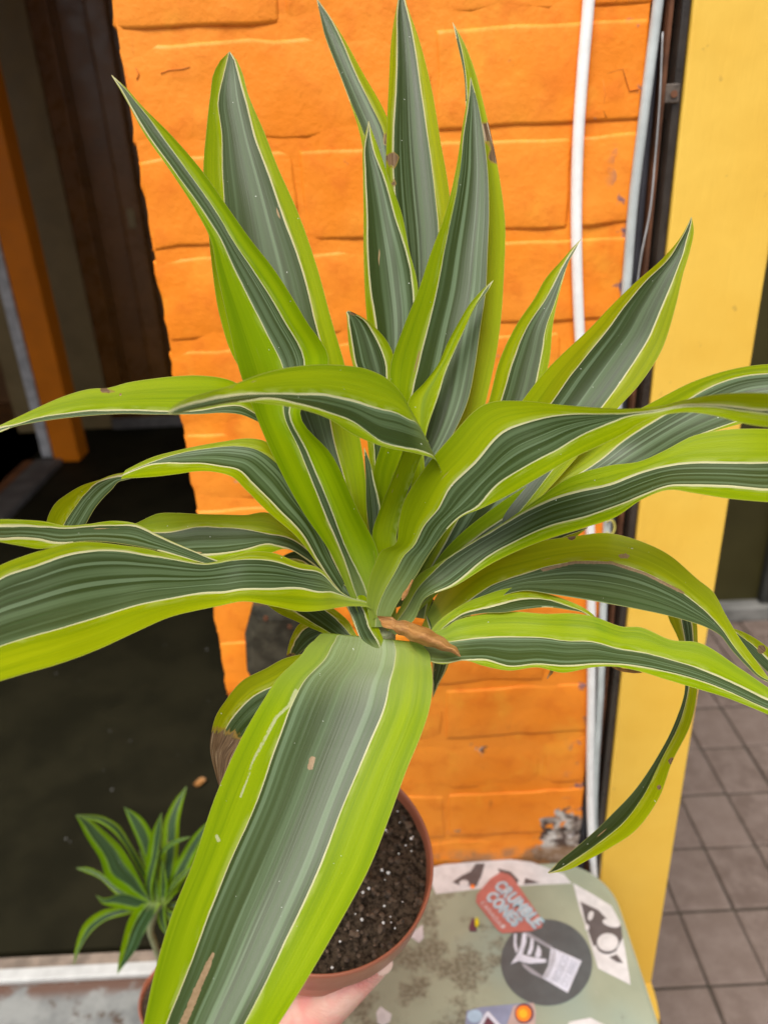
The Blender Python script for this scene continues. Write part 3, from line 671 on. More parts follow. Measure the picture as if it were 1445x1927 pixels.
# 1 twisted leaf with the far-left tip
leaf([(690, 1185, 716, 1178, .3, .6), (659, 1123, 712, 1105, .22, .55), (627, 1050, 713, 1047, .23, .37), (568, 960, 672, 957, .39, .53), (515, 860, 626, 858, .49, .60), (477, 770, 565, 774, .64, .77),
      (449, 692, 619, 684, .49, .73), (429, 605, 574, 600, .42, .72), (407, 505, 511, 500, .32, .63), (397, 452, 473, 452, .27, .54), (371, 400, 436, 400, .22, .56), (319, 319, 379, 319, .12, .54),
      (271, 250, 319, 250, .12, .62), (242, 196, 264, 195, .15, .75), (225, 166, 238, 165, .25, .7), (210, 142, 211, 141)],
     [(0, .362), (.35, .350), (.7, .345), (1, .34)], t=.15, k=[(0, .22), (.35, .35), (.6, .25), (1, .12)])
# 2 broad upright leaf behind it
leaf([(692, 1190, 722, 1190), (645, 1000, 692, 996, .2, .55), (582, 900, 688, 901, .2, .62), (545, 822, 677, 822, .2, .62), (512, 760, 664, 758, .18, .68), (446, 684, 648, 684, .15, .82), (415, 600, 623, 599, .14, .85),
      (399, 500, 596, 500, .13, .85), (390, 400, 561, 400, .2, .82), (383, 312, 522, 312, .26, .84), (388, 252, 499, 252, .27, .81), (396, 180, 467, 176, .24, .88), (404, 133, 455, 133, .38, .85), (418, 110, 444, 110, .4, .85), (432, 97, 433, 97)],
     [(0, .368), (.4, .378), (1, .385)], t=.12, k=.12)
# 3 top, leaning left, tip cut by the frame
leaf([(700, 1150, 720, 1150), (690, 950, 735, 950), (702, 780, 760, 780), (712, 620, 765, 610), (705, 450, 762, 440), (690, 330, 752, 325, .2, .72), (674, 240, 735, 237, .1, .72), (661, 200, 719, 200, .04, .66), (639, 140, 683, 137, .02, .68), (612, 70, 646, 70, .02, .82), (600, 18, 610, 15, .02, .9), (595, -4, 596, -4)],
     [(0, .372), (.4, .405), (1, .42)], t=-.1, k=.12, dry=((735, 262, 26),))
# 4 tallest, top centre
leaf([(715, 1150, 735, 1150), (735, 800, 790, 800), (738, 600, 840, 600), (733, 450, 852, 445, .15, .78), (726, 359, 845, 359, .14, .77), (727, 266, 829, 266, .13, .77), (731, 166, 812, 166, .17, .75), (737, 66, 786, 66, .22, .8), (748, 0, 763, 0, .15, .85), (754, -40, 755, -40)],
     [(0, .372), (.4, .396), (1, .41)], t=.05, k=.16, dry=((738, 300, 24), (741, 340, 14)))
# 8 behind right, brown spotted
leaf([(765, 1110, 790, 1110, .02, .03), (842, 760, 913, 760, .02, .03), (868, 640, 938, 638, .02, .03), (883, 515, 948, 515, .02, .03), (888, 415, 950, 415, .02, .03), (888, 349, 942, 349, .02, .03), (884, 272, 928, 272, .02, .05), (877, 213, 914, 213, .02, .1), (872, 136, 893, 132, .0, .18), (861, 85, 873, 80, 0, .4), (851, 42, 852, 42)],
     [(0, .372), (.5, .392), (1, .40)], t=.2, k=.05, dry=((920, 248, 36), (935, 292, 30), (884, 300, 10)), label='upright lime leaf with two dead brown patches near its tip')
# 5 dark upright leaf in front of those
leaf([(705, 1150, 722, 1150), (698, 850, 752, 850), (703, 720, 775, 720), (692, 620, 786, 610, .18, .92), (686, 540, 785, 530, .11, .9), (684, 475, 771, 475, .1, .92), (684, 402, 756, 402, .09, .8), (683, 332, 730, 330, .1, .8), (684, 266, 708, 266, .17, .6), (691, 238, 697, 238, .3, .6), (693, 228, 694, 228)],
     [(0, .370), (.4, .384), (1, .392)], t=.05, k=.18)
# 6 broad centre-right upright leaf
leaf([(722, 1150, 758, 1140, .5, 1), (702, 990, 770, 990, .5, 1), (702, 890, 800, 900, .45, 1), (719, 830, 845, 830, .38, 1), (735, 751, 881, 751, .27, 1), (734, 692, 893, 692, .33, 1), (757, 621, 903, 621, .32, 1), (787, 546, 914, 546, .28, 1), (809, 480, 917, 480, .24, 1), (838, 400, 920, 400, .16, 1), (858, 316, 917, 316, .14, 1),
      (868, 249, 909, 249, .12, 1), (878, 190, 898, 190, .2, 1), (885, 146, 886, 146)],
     [(0, .366), (.4, .374), (1, .385)], t=.15, k=.15)
# 7 short dark leaf
leaf([(712, 1150, 730, 1150), (698, 900, 730, 900), (688, 800, 738, 800), (680, 735, 745, 725), (665, 690, 743, 680, .08, .78), (657, 655, 733, 650, .1, .76), (654, 622, 712, 622, .1, .78), (653, 600, 684, 598, .1, .85), (651, 588, 656, 584)],
     [(0, .366), (.5, .376), (1, .375)], t=0, k=.2, dry=((664, 588, 11),))
# 9 young lime leaf in front
leaf([(742, 1110, 760, 1105, 1, 1), (775, 900, 800, 900, 1, 1), (783, 840, 798, 838, 1, 1), (776, 800, 806, 800, 1, 1), (768, 755, 824, 748, .98, 1), (800, 718, 838, 702, .97, 1), (826, 682, 858, 655, .96, 1), (842, 645, 876, 616, .95, 1), (862, 608, 890, 586, .9, 1), (885, 570, 904, 564, .75, 1), (906, 546, 915, 551, .5, 1), (928, 527, 928, 528)],
     [(0, .360), (.5, .362), (1, .368)], t=-.1, k=.15)
# 10 right of centre
leaf([(745, 1140, 765, 1140, .0, .5), (800, 1030, 850, 1040, .0, .45), (835, 960, 896, 965, 0, .42), (868, 880, 950, 880, .1, .75), (918, 760, 1013, 752, .25, .84), (941, 674, 1034, 674, .28, .82), (972, 610, 1040, 610, .33, .83), (1006, 560, 1050, 560, .50, .92), (1026, 524, 1059, 527, .6, .93), (1058, 488, 1070, 492, .55, 1), (1075, 468, 1081, 472, .5, 1), (1093, 449, 1093, 450)],
     [(0, .370), (.5, .388), (1, .39)], t=-.05, k=.12)
# 11 big leaf to the upper right
leaf([(762, 1130, 790, 1135), (830, 1010, 905, 1050, .15, .9), (868, 930, 990, 965, .15, .9), (912, 850, 1075, 872, .25, .85), (980, 757, 1163, 767, .31, .83), (1020, 705, 1203, 723, .28, .8), (1060, 664, 1236, 675, .26, .78), (1105, 622, 1252, 640, .23, .78), (1148, 577, 1272, 571, .22, .8), (1195, 531, 1284, 518, .23, .82), (1249, 483, 1299, 467, .3, .75), (1282, 443, 1305, 432, .15, .6), (1300, 408, 1301, 409)],
     [(0, .370), (.4, .380), (1, .37)], t=-.15, k=.10)
# 14 right, upper layer
leaf([(765, 1140, 788, 1150), (850, 1020, 905, 1045, .4, .95), (950, 940, 1000, 985, .45, 1), (1008, 903, 1060, 955, .45, 1), (1076, 850, 1150, 905, .5, 1), (1150, 800, 1225, 868, .38, 1), (1236, 752, 1305, 824, .33, .98), (1311, 715, 1384, 800, .22, .93), (1380, 694, 1440, 785, .17, .9), (1450, 685, 1500, 775, .2, .88), (1530, 690, 1550, 765), (1620, 750, 1621, 752)],
     [(0, .370), (.5, .378), (1, .34)], t=-.35, k=.10)
# 12 big twisting leaf in front, running off to the right
leaf([(698, 1180, 728, 1180, .3, 1), (690, 1136, 742, 1146, .42, 1), (706, 1059, 786, 1079, .52, 1), (718, 1036, 800, 1055, .52, 1), (742, 1025, 815, 1032, .5, 1), (750, 985, 845, 992, .52, .98), (757, 950, 866, 974, .58, .97), (793, 889, 903, 958, .46, .94), (846, 824, 949, 936, .44, .82), (907, 763, 1006, 903, .37, .82), (976, 754, 1076, 863, .33, .8), (1060, 762, 1130, 838, .24, .66), (1125, 767, 1172, 817, .25, .55),
      (1180, 769, 1207, 795, .32, .45), (1236, 765, 1240, 783, .4, .5), (1285, 753, 1288, 776, .45, .52), (1340, 743, 1343, 782, .5, .56), (1394, 739, 1394, 796, .5, .58), (1445, 740, 1445, 804, .5, .6), (1520, 750, 1515, 805), (1640, 830, 1641, 832)],
     [(0, .358), (.15, .348), (.45, .315), (.7, .27), (1, .22)], t=[(0, -.1), (.3, -.3), (.6, -.8), (.7, .3), (1, .5)], k=[(0, .18), (.5, .1), (.7, .3), (1, -.2)], nv=110)
# 13 long leaf to the right edge
leaf([(725, 1185, 745, 1195, .3, 1), (752, 1145, 778, 1168, .3, 1), (784, 1085, 802, 1124, .42, 1), (827, 1058, 851, 1105, .10, .93), (890, 1018, 926, 1060, .05, .72), (945, 985, 980, 1034, .05, .68), (1005, 943, 1035, 1013, .14, .7), (1072, 898, 1100, 993, .3, .8), (1145, 876, 1160, 972, .36, .8), (1203, 868, 1209, 939, .3, .9), (1253, 846, 1258, 922, .4, .9), (1301, 821, 1305, 928, .47, .86),
      (1353, 810, 1360, 937, .48, .82), (1445, 807, 1445, 945, .46, .83), (1560, 820, 1560, 950), (1660, 860, 1660, 930), (1740, 920, 1741, 921)],
     [(0, .364), (.3, .352), (.7, .315), (1, .27)], t=[(0, -.3), (.5, -.6), (1, -.5)], k=.12, nv=100)
# 15 arching leaf, right
leaf([(790, 1185, 815, 1195, .7, 1), (822, 1120, 845, 1180, .8, 1), (862, 1070, 885, 1150, .78, 1), (905, 1040, 935, 1125, .72, 1), (960, 1027, 985, 1112, .66, 1), (1020, 1017, 1035, 1118, .5, 1), (1086, 1008, 1086, 1126, .42, 1), (1140, 1003, 1138, 1135, .42, 1), (1214, 1022, 1202, 1147, .43, 1), (1258, 1044, 1245, 1156, .47, 1), (1313, 1091, 1290, 1168, .5, 1), (1342, 1115, 1324, 1179, .62, 1), (1364, 1155, 1353, 1195, .68, 1),
      (1391, 1201, 1377, 1225, .7, 1), (1415, 1234, 1402, 1252, .7, 1), (1440, 1268, 1430, 1277, .7, 1), (1452, 1287, 1453, 1288)],
     [(0, .376), (.5, .372), (1, .345)], t=[(0, -.3), (.5, -.7), (1, -.5)], k=.10, nv=140, nu=40, dry=((1075, 1009, 14),), scar=((1020, 1073, 1080, 1058, 2), (1080, 1058, 1150, 1059, 2), (1150, 1059, 1214, 1080, 2), (1214, 1080, 1284, 1115, 2), (1168, 1047, 1180, 1046, 3)))
# 16 short leaf with withered hanging tip
leaf([(800, 1200, 815, 1205, .8, 1), (826, 1168, 842, 1180, .8, 1), (874, 1135, 872, 1161, .75, 1), (909, 1121, 912, 1154, .72, 1), (945, 1109, 945, 1153, .6, 1), (987, 1106, 992, 1146, .52, 1), (1030, 1117, 1032, 1143, .45, .98), (1070, 1131, 1070, 1148, .6, 1), (1098, 1144, 1098, 1154, .8, 1), (1114, 1155, 1110, 1161, .9, 1), (1130, 1176, 1121, 1182), (1142, 1198, 1131, 1202), (1143, 1212, 1139, 1213), (1142, 1220, 1143, 1220)],
     [(0, .364), (.6, .366), (1, .355)], t=-.7, k=.08, dry=((1135, 1190, 62),), label='small leaf with a withered brown tip hanging over the leaf below')
# 17 long lower-right leaf
leaf([(760, 1185, 775, 1215), (792, 1190, 800, 1240, .35, .95), (826, 1186, 830, 1250, .38, .95), (862, 1166, 874, 1243, .5, .98), (909, 1155, 909, 1253, .46, .88), (968, 1151, 958, 1262, .43, .92), (1027, 1155, 1012, 1256, .45, .93), (1074, 1154, 1058, 1266, .47, .88), (1120, 1161, 1115, 1256, .50, .93), (1169, 1179, 1160, 1255, .55, .93), (1203, 1180, 1197, 1262, .56, .9), (1262, 1204, 1250, 1278, .5, .80), (1313, 1209, 1300, 1293, .55, .8),
      (1391, 1257, 1371, 1315, .5, .8), (1445, 1294, 1435, 1341, .45, .8), (1500, 1330, 1490, 1365), (1560, 1390, 1561, 1391)],
     [(0, .360), (.5, .350), (1, .32)], t=-.65, k=.10, nv=100)
# 18 stub of leaf at the right edge
leaf([(1340, 1172, 1345, 1180, .5, 1), (1378, 1182, 1378, 1192, .5, 1), (1402, 1191, 1400, 1218, .45, 1), (1432, 1209, 1422, 1243, .45, 1), (1462, 1235, 1445, 1266, .45, 1), (1500, 1290, 1501, 1291)],
     [(0, .38), (1, .372)], t=-.4, k=.1, dry=((1432, 1222, 14),))
# 19 hanging leaf in front of the post
leaf([(1040, 1075, 1050, 1110), (1150, 1070, 1150, 1112), (1215, 1088, 1235, 1108), (1246, 1125, 1290, 1125, .55, .85), (1258, 1165, 1309, 1165, .45, .8), (1276, 1204, 1312, 1206, .35, .75), (1286, 1255, 1313, 1258, .15, .55), (1288, 1295, 1311, 1299, 0, .3), (1270, 1357, 1299, 1362, 0, .3), (1236, 1424, 1264, 1434, 0, .32), (1195, 1485, 1237, 1506, 0, .42), (1148, 1535, 1186, 1571, 0, .5), (1125, 1558, 1150, 1594, 0, .52), (1084, 1594, 1107, 1618, 0, .55), (1050, 1622, 1066, 1638, 0, .6), (1030, 1642, 1032, 1644)],
     [(0, .376), (.3, .405), (1, .40)], t=[(0, -.4), (.4, .4), (1, .5)], k=.12, nv=100, dry=((1263, 1432, 12), (1240, 1480, 8)))
# 20 dark arching leaf on the left with folded tail: two stretches of one leaf
r1 = ribbon([(690, 1178, 705, 1185, .1, .9), (662, 1118, 640, 1114, .05, .95), (628, 1050, 600, 1064, .05, .9), (604, 990, 559, 1011, .08, .75), (572, 925, 506, 965, .14, .76), (538, 868, 461, 920, .16, .8), (501, 831, 436, 897, .24, .8), (462, 825, 403, 888, .24, .82), (425, 830, 371, 887, .2, .74), (378, 838, 335, 892, .17, .62), (332, 848, 292, 897, .18, .48), (285, 861, 262, 899, .3, .42), (255, 875, 240, 900, .4, .48), (236, 885, 228, 902, .45, .5)],
            [(0, .362), (.5, .356), (1, .350)], t=-.6, k=.10)
r2 = ribbon([(300, 882, 300, 892, .0, 1), (240, 888, 238, 903, .4, 1), (210, 894, 222, 908, .25, 1), (187, 903, 212, 920, .15, 1), (158, 912, 197, 935, .33, 1), (125, 931, 177, 960, .46, 1), (104, 948, 163, 985, .5, 1), (90, 975, 150, 1005, .5, 1), (86, 1010, 130, 1025, .5, 1), (90, 1055, 91, 1056)],
            [(0, .352), (.5, .358), (1, .365)], t=.3, k=.08, nv=40)
o = put(link('leaf', leaf_mesh([r1, r2], M['leaf'])), plant); o['label'] = 'dark arching leaf folded over near its tip'
# 21 lime leaf to the upper left
leaf([(690, 1160, 705, 1165, .9, 1), (620, 960, 640, 965, .9, 1), (560, 860, 590, 860, .8, 1), (520, 790, 535, 820, .7, 1), (478, 748, 482, 792, .7, 1), (446, 721, 452, 780, .72, 1), (417, 711, 417, 777, .82, 1), (384, 707, 384, 779, .9, 1), (329, 708, 329, 780, .93, 1), (284, 713, 284, 780, .9, 1), (240, 720, 240, 779, .88, 1), (203, 730, 203, 780, .85, 1), (176, 731, 174, 782, .82, 1), (125, 744, 115, 788, .8, 1), (73, 766, 62, 796, .75, 1), (31, 786, 25, 804, .75, 1), (-10, 806, -10, 818), (-40, 826, -41, 827)],
     [(0, .368), (.4, .362), (1, .325)], t=-.5, k=[(0, .1), (.5, .0), (1, .1)], nv=90, dry=((196, 733, 11), (210, 736, 11), (224, 742, 8)), label='lime green leaf pointing left with a brown nick in its upper edge')
# 22 thin leaf to the left edge
leaf([(560, 1095, 555, 1112, .2, .9), (470, 1072, 462, 1092, .2, .9), (404, 1052, 395, 1064, .15, .95), (364, 1036, 355, 1052, .12, .95), (329, 1021, 322, 1043, .1, .95), (295, 1005, 284, 1033, .1, 1), (255, 985, 245, 1026, .12, 1), (218, 980, 210, 1021, .22, 1), (166, 986, 160, 1019, .15, 1), (125, 989, 120, 1024, .15, .93), (83, 981, 78, 1033, .2, .66), (42, 978, 38, 1027, .22, .70), (0, 977, 0, 1020, .30, .85), (-50, 985, -50, 1010), (-110, 1000, -110, 1001)],
     [(0, .35), (.5, .33), (1, .29)], t=-.7, k=.1, nv=80)
# 24 reddish leaf behind, left
leaf([(690, 1170, 700, 1180), (640, 1085, 630, 1100, .2, .8), (597, 1035, 575, 1052, .4, .95), (545, 990, 535, 1033, .5, .92), (508, 966, 508, 1041, .52, .77), (461, 969, 461, 1048, .34, .82), (417, 968, 417, 1055, .29, .84), (373, 967, 373, 1058, .28, .84), (329, 965, 329, 1050, .42, .9), (295, 967, 290, 1032, .55, .95), (262, 982, 258, 1010, .6, .95), (222, 1000, 223, 1001)],
     [(0, .37), (1, .385)], t=-.5, k=.12)
# small dark leaf between
leaf([(640, 1090, 630, 1100), (605, 1052, 590, 1072, .3, .9), (580, 1036, 560, 1062, .1, .7), (545, 1040, 530, 1058, .1, .7), (510, 1060, 511, 1061)], [(0, .375), (1, .395)], t=-.3, k=.1, nv=30)
# 23 broad leaf to the left edge, in front
leaf([(722, 1160, 700, 1165, .1, .4), (697, 1136, 699, 1147, .05, .2), (655, 1122, 661, 1141, .05, .15), (634, 1107, 640, 1143, .05, .3), (605, 1072, 612, 1148, .1, .55), (563, 1059, 568, 1151, .13, .52), (513, 1040, 515, 1141, .16, .67), (461, 1040, 455, 1132, .14, .75), (428, 1050, 415, 1140, .07, .72), (395, 1059, 380, 1147, .04, .64), (351, 1055, 325, 1160, .03, .65), (284, 1034, 255, 1190, .08, .66), (240, 1027, 195, 1218, .06, .66), (145, 1020, 110, 1250, .09, .7),
      (70, 1038, 40, 1270, .12, .7), (0, 1064, -30, 1292, .13, .7), (-80, 1110, -100, 1320), (-170, 1190, -180, 1320), (-270, 1290, -271, 1292)],
     [(0, .358), (.3, .335), (.6, .30), (1, .26)], t=[(0, -.3), (.4, -.75), (1, -.6)], k=.10, nv=120)
# H leaf folded back over itself: flap and its rising base
r1 = ribbon([(800, 820, 830, 885, .3, .9), (770, 765, 813, 862, .32, .93), (757, 742, 789, 855, .42, .93), (733, 716, 761, 849, .46, .95), (695, 696, 719, 840, .5, .93), (652, 688, 667, 819, .5, .8), (600, 686, 620, 789, .56, .86), (534, 693, 560, 769, .64, .86), (484, 706, 505, 760, .66, .8), (430, 727, 450, 757, .55, .98), (395, 737, 400, 765, .5, 1), (346, 753, 351, 775, .45, 1), (326, 765, 330, 780, .4, 1), (316, 777, 317, 778)],
            [(0, .338), (.15, .325), (.5, .29), (1, .235)], t=[(0, -.1), (.4, -.4), (1, -.3)], k=[(0, .1), (.4, .02), (1, .1)], nv=90)
r2 = ribbon([(722, 1170, 745, 1165, 1, 1), (706, 1060, 748, 1050, 1, 1), (700, 1008, 746, 1012, 1, 1), (712, 965, 757, 955, 1, 1), (740, 895, 775, 905, 1, 1), (757, 850, 790, 865, 1, 1), (768, 800, 806, 830, 1, 1)],
            [(0, .362), (.6, .355), (1, .340)], t=0, k=.12, nv=40)
o = put(link('leaf', leaf_mesh([r1, r2], M['leaf'])), plant); o['label'] = 'leaf folded back in the middle, its blurred tip pointing left'
# 29 spiky young leaf in the heart
leaf([(705, 1080, 716, 1075, 0, .9), (696, 1010, 712, 1000, 0, .92), (690, 962, 717, 965, 0, .93), (688, 900, 704, 900, 0, .9), (686, 865, 695, 865, 0, .9), (685, 842, 685.5, 842)], [(0, .360), (1, .366)], k=.15, nv=30)
# sheath below the heart
leaf([(705, 1225, 722, 1222, .1, .7), (680, 1205, 722, 1206, .05, .7), (668, 1180, 716, 1190, .05, .6), (655, 1148, 702, 1150, .05, .6), (640, 1122, 690, 1125, .05, .6), (620, 1095, 660, 1100, .05, .6), (600, 1070, 601, 1071)], [(0, .358), (.5, .3595), (1, .364)], k=-.15, nv=40)
# 25 small leaf under the broad left one
leaf([(692, 1212, 676, 1216, .2, .85), (672, 1196, 640, 1204, .25, .85), (655, 1168, 595, 1186, .25, .8), (625, 1143, 557, 1169, .2, .75), (590, 1120, 526, 1155, .2, .7), (550, 1110, 500, 1136, .2, .7), (480, 1110, 481, 1111)], [(0, .362), (1, .372)], t=-.4, k=.1, nv=50)
# 28 little one with a brown end
leaf([(640, 1180, 650, 1200, .3, .95), (600, 1168, 612, 1200, .3, .95), (566, 1172, 594, 1208, .3, 1), (550, 1195, 578, 1218, .3, 1), (541, 1224, 564, 1230, .3, 1), (539, 1246, 548, 1248)], [(0, .37), (1, .392)], t=-.2, k=.1, nv=40, dry=((548, 1243, 24),))
# 27 lower-left leaf with a dead tip
leaf([(660, 1205, 670, 1225, .3, .9), (600, 1222, 618, 1270, .4, .92), (566, 1231, 588, 1295, .45, .93), (535, 1239, 562, 1312, .45, .95), (502, 1257, 536, 1332, .44, .95), (455, 1282, 500, 1352, .44, .95), (425, 1318, 474, 1374, .42, .95), (403, 1357, 454, 1395, .42, .98), (398, 1380, 450, 1400, .4, .98), (396, 1412, 442, 1425), (404, 1450, 428, 1455), (414, 1485, 415, 1486)],
     [(0, .362), (.6, .370), (1, .385)], t=-.4, k=[(0, .1), (.7, .12), (1, .45)], nv=80, dry=((408, 1440, 118),), label='drooping leaf with a large dead grey brown tip')
# pieces behind the heart, right
leaf([(850, 1170, 870, 1180), (905, 1080, 940, 1090, .2, .8), (950, 1050, 985, 1062, .2, .7), (1000, 1022, 1040, 1034, .2, .6), (1050, 1005, 1080, 1012, .2, .5), (1105, 992, 1106, 993)], [(0, .38), (1, .40)], t=-.2, k=.1, nv=40)
leaf([(812, 1210, 826, 1210), (806, 1178, 828, 1180, .1, .85), (797, 1150, 829, 1156, .1, .85), (799, 1130, 819, 1134, .1, .85), (805, 1116, 806, 1116)], [(0, .374), (1, .38)], k=.2, nv=30, dry=((812, 1122, 18),))
leaf([(815, 1190, 850, 1200, .1, .9), (812, 1230, 848, 1235, .1, .9), (813, 1255, 841, 1258, .1, .9), (813, 1283, 827, 1285, .1, .9), (814, 1312, 815, 1312)], [(0, .375), (1, .39)], k=.15, nv=30)
leaf([(770, 1160, 800, 1165, .2, .9), (800, 1075, 830, 1085, .1, .5), (830, 1000, 850, 1020, .1, .6), (838, 950, 860, 950), (850, 920, 851, 920)], [(0, .374), (1, .388)], k=.15, nv=30)
# 32 the broad leaf reaching towards the viewer
leaf([(690, 1222, 722, 1222, .2, .8), (668, 1209, 738, 1210, .2, .75), (617, 1191, 782, 1208, .17, .72), (590, 1206, 802, 1222, .19, .72), (564, 1236, 811, 1252, .2, .72), (524, 1275, 814, 1288, .18, .72), (495, 1319, 808, 1334, .18, .73), (470, 1360, 793, 1381, .2, .73), (444, 1410, 767, 1444, .22, .73), (405, 1500, 735, 1532, .24, .72), (366, 1616, 695, 1633, .21, .72), (322, 1726, 637, 1741, .215, .735), (290, 1835, 570, 1856, .215, .745), (268, 1940, 517, 1940, .17, .745), (250, 2030, 465, 2030, .18, .74), (250, 2120, 420, 2120), (270, 2220, 370, 2220), (310, 2330, 311, 2330)],
     [(0, .362), (.08, .350), (.18, .337), (.5, .30), (1, .245)], t=[(0, 0), (1, .15)], k=[(0, .04), (.2, .10), (1, .16)], nv=260, nu=72, scar=((588, 1428, 584, 1444, 4), (401, 1796, 392, 1815, 2.5), (394, 1812, 372, 1862, 4.2), (372, 1862, 345, 1927, 5)), pale=((557, 1300, 546, 1326, 3.5), (546, 1326, 520, 1350, 2.5), (520, 1350, 505, 1378, 2.5), (505, 1378, 478, 1430, 2.2), (408, 1574, 412, 1582, 3.2), (478, 1430, 452, 1500, 1.8)), label='widest leaf, reaching down towards the viewer')
# brown curled dead leaf at the heart
leaf([(709, 1159, 716, 1170), (722, 1160, 719, 1178), (737, 1161, 727, 1182), (748, 1168, 741, 1186), (760, 1167, 748, 1194), (775, 1172, 760, 1197), (790, 1177, 772, 1206), (808, 1183, 786, 1210), (822, 1193, 803, 1217), (836, 1200, 817, 1219), (848, 1212, 832, 1225), (858, 1217, 846, 1227), (867, 1235, 864, 1236)], [(0, .354), (.15, .349), (.3, .351), (.5, .345), (1, .343)], t=-.3, k=[(0, .5), (.12, .3), (.3, -.65), (1, -.8)], mat='dryleaf', nv=70, label='brown curled dead leaf lying in the heart of the plant')
for rows in ([(1151, 1253, 1151, 1256), (1165, 1257, 1163, 1262), (1185, 1259, 1184, 1266), (1198, 1262, 1196, 1267), (1207, 1265, 1207, 1266)], [(1042, 1258, 1036, 1259), (1040, 1266, 1032, 1268), (1033, 1274, 1029, 1277), (1030, 1278, 1031, 1279)], [(775, 1090, 778, 1092), (766, 1106, 771, 1108), (757, 1118, 765, 1122), (755, 1130, 758, 1130)]):
    leaf(rows, [(0, .347), (1, .347)], k=-.3, mat='dryleaf', nv=20, nu=6, label='thin withered brown sliver clinging to the leaves')

# ------------------------------------------------------------------ pot, soil, stem
ZP = .515
pc_ = at_d(607, 1606, ZP); RP = 212*ZP/F*1.0
potz = pc_.z
AX = Vector((.17, -.23, .95)).normalized()
QT = Vector((0, 0, 1)).rotation_difference(AX).to_matrix().to_4x4()
TM = Matrix.Translation(pc_) @ QT @ Matrix.Translation(-pc_)
def tilt(o): o.data.transform(TM); return o
def tv(v): return TM @ Vector(v)
prof = [(RP*.58, -.150), (RP*.62, -.150), (RP*.90, -.030), (RP*.905, -.026), (RP*.965, -.0255), (RP*.985, -.024), (RP*1.0, -.004), (RP*1.0, -.001), (RP*.99, .0006), (RP*.975, .0), (RP*.965, -.004), (RP*.93, -.03), (RP*.91, -.05)]
bm = lathe(prof, 96); bmesh.ops.translate(bm, verts=bm.verts, vec=pc_)
bt = lathe([(0.0005, -.149), (RP*.61, -.149)], 48); bmesh.ops.translate(bt, verts=bt.verts, vec=pc_)
put(tilt(link('pot', bm, M['terracotta'], smooth=True)), plant); put(tilt(link('pot_base', bt, M['terracotta'])), plant)
bm = bmesh.new(); rr = [0]+list(np.linspace(.004, RP*.958, 26)); rings = []
for r_ in rr[1:]:
    rings.append([bm.verts.new((pc_.x+r_*math.cos(a), pc_.y+r_*math.sin(a), potz-.009+.0035*mn.noise(Vector((r_*math.cos(a)*60, r_*math.sin(a)*60, 3)))+.0022*mn.noise(Vector((r_*math.cos(a)*180, r_*math.sin(a)*180, 9))))) for a in np.linspace(0, 2*math.pi, 90, endpoint=False)])
c0 = bm.verts.new((pc_.x, pc_.y, potz-.009))
for k in range(90): bm.faces.new((c0, rings[0][k], rings[0][(k+1) % 90]))
for i in range(len(rings)-1):
    for k in range(90): bm.faces.new((rings[i][k], rings[i+1][k], rings[i+1][(k+1) % 90], rings[i][(k+1) % 90]))
bmesh.ops.recalc_face_normals(bm, faces=bm.faces); put(tilt(link('soil', bm, M['soil'], smooth=True)), plant)
def specks(cx_, cy_, z, R_, n, rmin, rmax, name, mat, par, seed=3):
    rn = random.Random(seed); bm = bmesh.new()
    for _ in range(n):
        a = rn.uniform(0, 6.283); q = R_*math.sqrt(rn.random()); r_ = rn.uniform(rmin, rmax)*(1 if rn.random() < .8 else 1.5)
        g = bmesh.ops.create_icosphere(bm, subdivisions=1, radius=r_)
        p = Vector((cx_+q*math.cos(a), cy_+q*math.sin(a), z+rn.uniform(-.0005, .001)))
        for v in g['verts']: v.co = p+Vector((v.co.x*rn.uniform(.7, 1.2), v.co.y*rn.uniform(.7, 1.2), v.co.z*.8))
    o = put(link(name, bm, mat), par); o['kind'] = 'stuff'; return o
tilt(specks(pc_.x, pc_.y, potz-.0085, RP*.9, 95, .0004, .0011, 'perlite', M['perlite'], plant))
tilt(specks(pc_.x, pc_.y, potz-.0085, RP*.93, 480, .0006, .0022, 'bark_crumbs', plain('bark', (.085, .055, .034), .9, .6, 200), plant, 5))
stp = [tv((pc_.x+.004, pc_.y-.002, potz-.012)), tv((pc_.x+.004, pc_.y-.004, potz+.06)), at_d(690, 1290, .40), at_d(712, 1215, .372), crown]
put(link('stem', tube(spl(stp, 40), [.0105-.003*(i/39) for i in range(40)], 16), M['stem'], smooth=True), plant)

# ------------------------------------------------------------------ hand
def skinobj(name, pts, edges, rad, mat, levels=2):
    me = bpy.data.meshes.new(name); me.from_pydata([tuple(p) for p in pts], edges, []); o = bpy.data.objects.new(name, me); C.objects.link(o)
    m = o.modifiers.new('s', 'SKIN'); m.use_smooth_shade = True
    for i, r_ in enumerate(rad):
        rr_ = r_ if isinstance(r_, tuple) else (r_, r_); me.skin_vertices[0].data[i].radius = rr_
    me.skin_vertices[0].data[0].use_root = True
    m2 = o.modifiers.new('u', 'SUBSURF'); m2.levels = levels; m2.render_levels = levels
    dg = bpy.context.evaluated_depsgraph_get(); me2 = bpy.data.meshes.new_from_object(o.evaluated_get(dg)); bpy.data.objects.remove(o)
    me2.materials.clear(); me2.materials.append(mat); me2.polygons.foreach_set('use_smooth', [True]*len(me2.polygons)); return me2
hz = ZP
P = dict(arm0=at_d(330, 2500, .42), arm1=at_d(420, 2220, .47), wrist=at_d(490, 2050, .515), palm=at_d(535, 1972, .535), web=at_d(575, 1925, .540),
         cmc=at_d(596, 1897, .512), mcp=at_d(648, 1862, .500), ip=at_d(688, 1832, .498), tip=at_d(714, 1812, .499), tipe=at_d(727, 1800, .501))
bz = potz-.150
names = list(P); pts = [P[n] for n in names]; idx = {n: i for i, n in enumerate(names)}
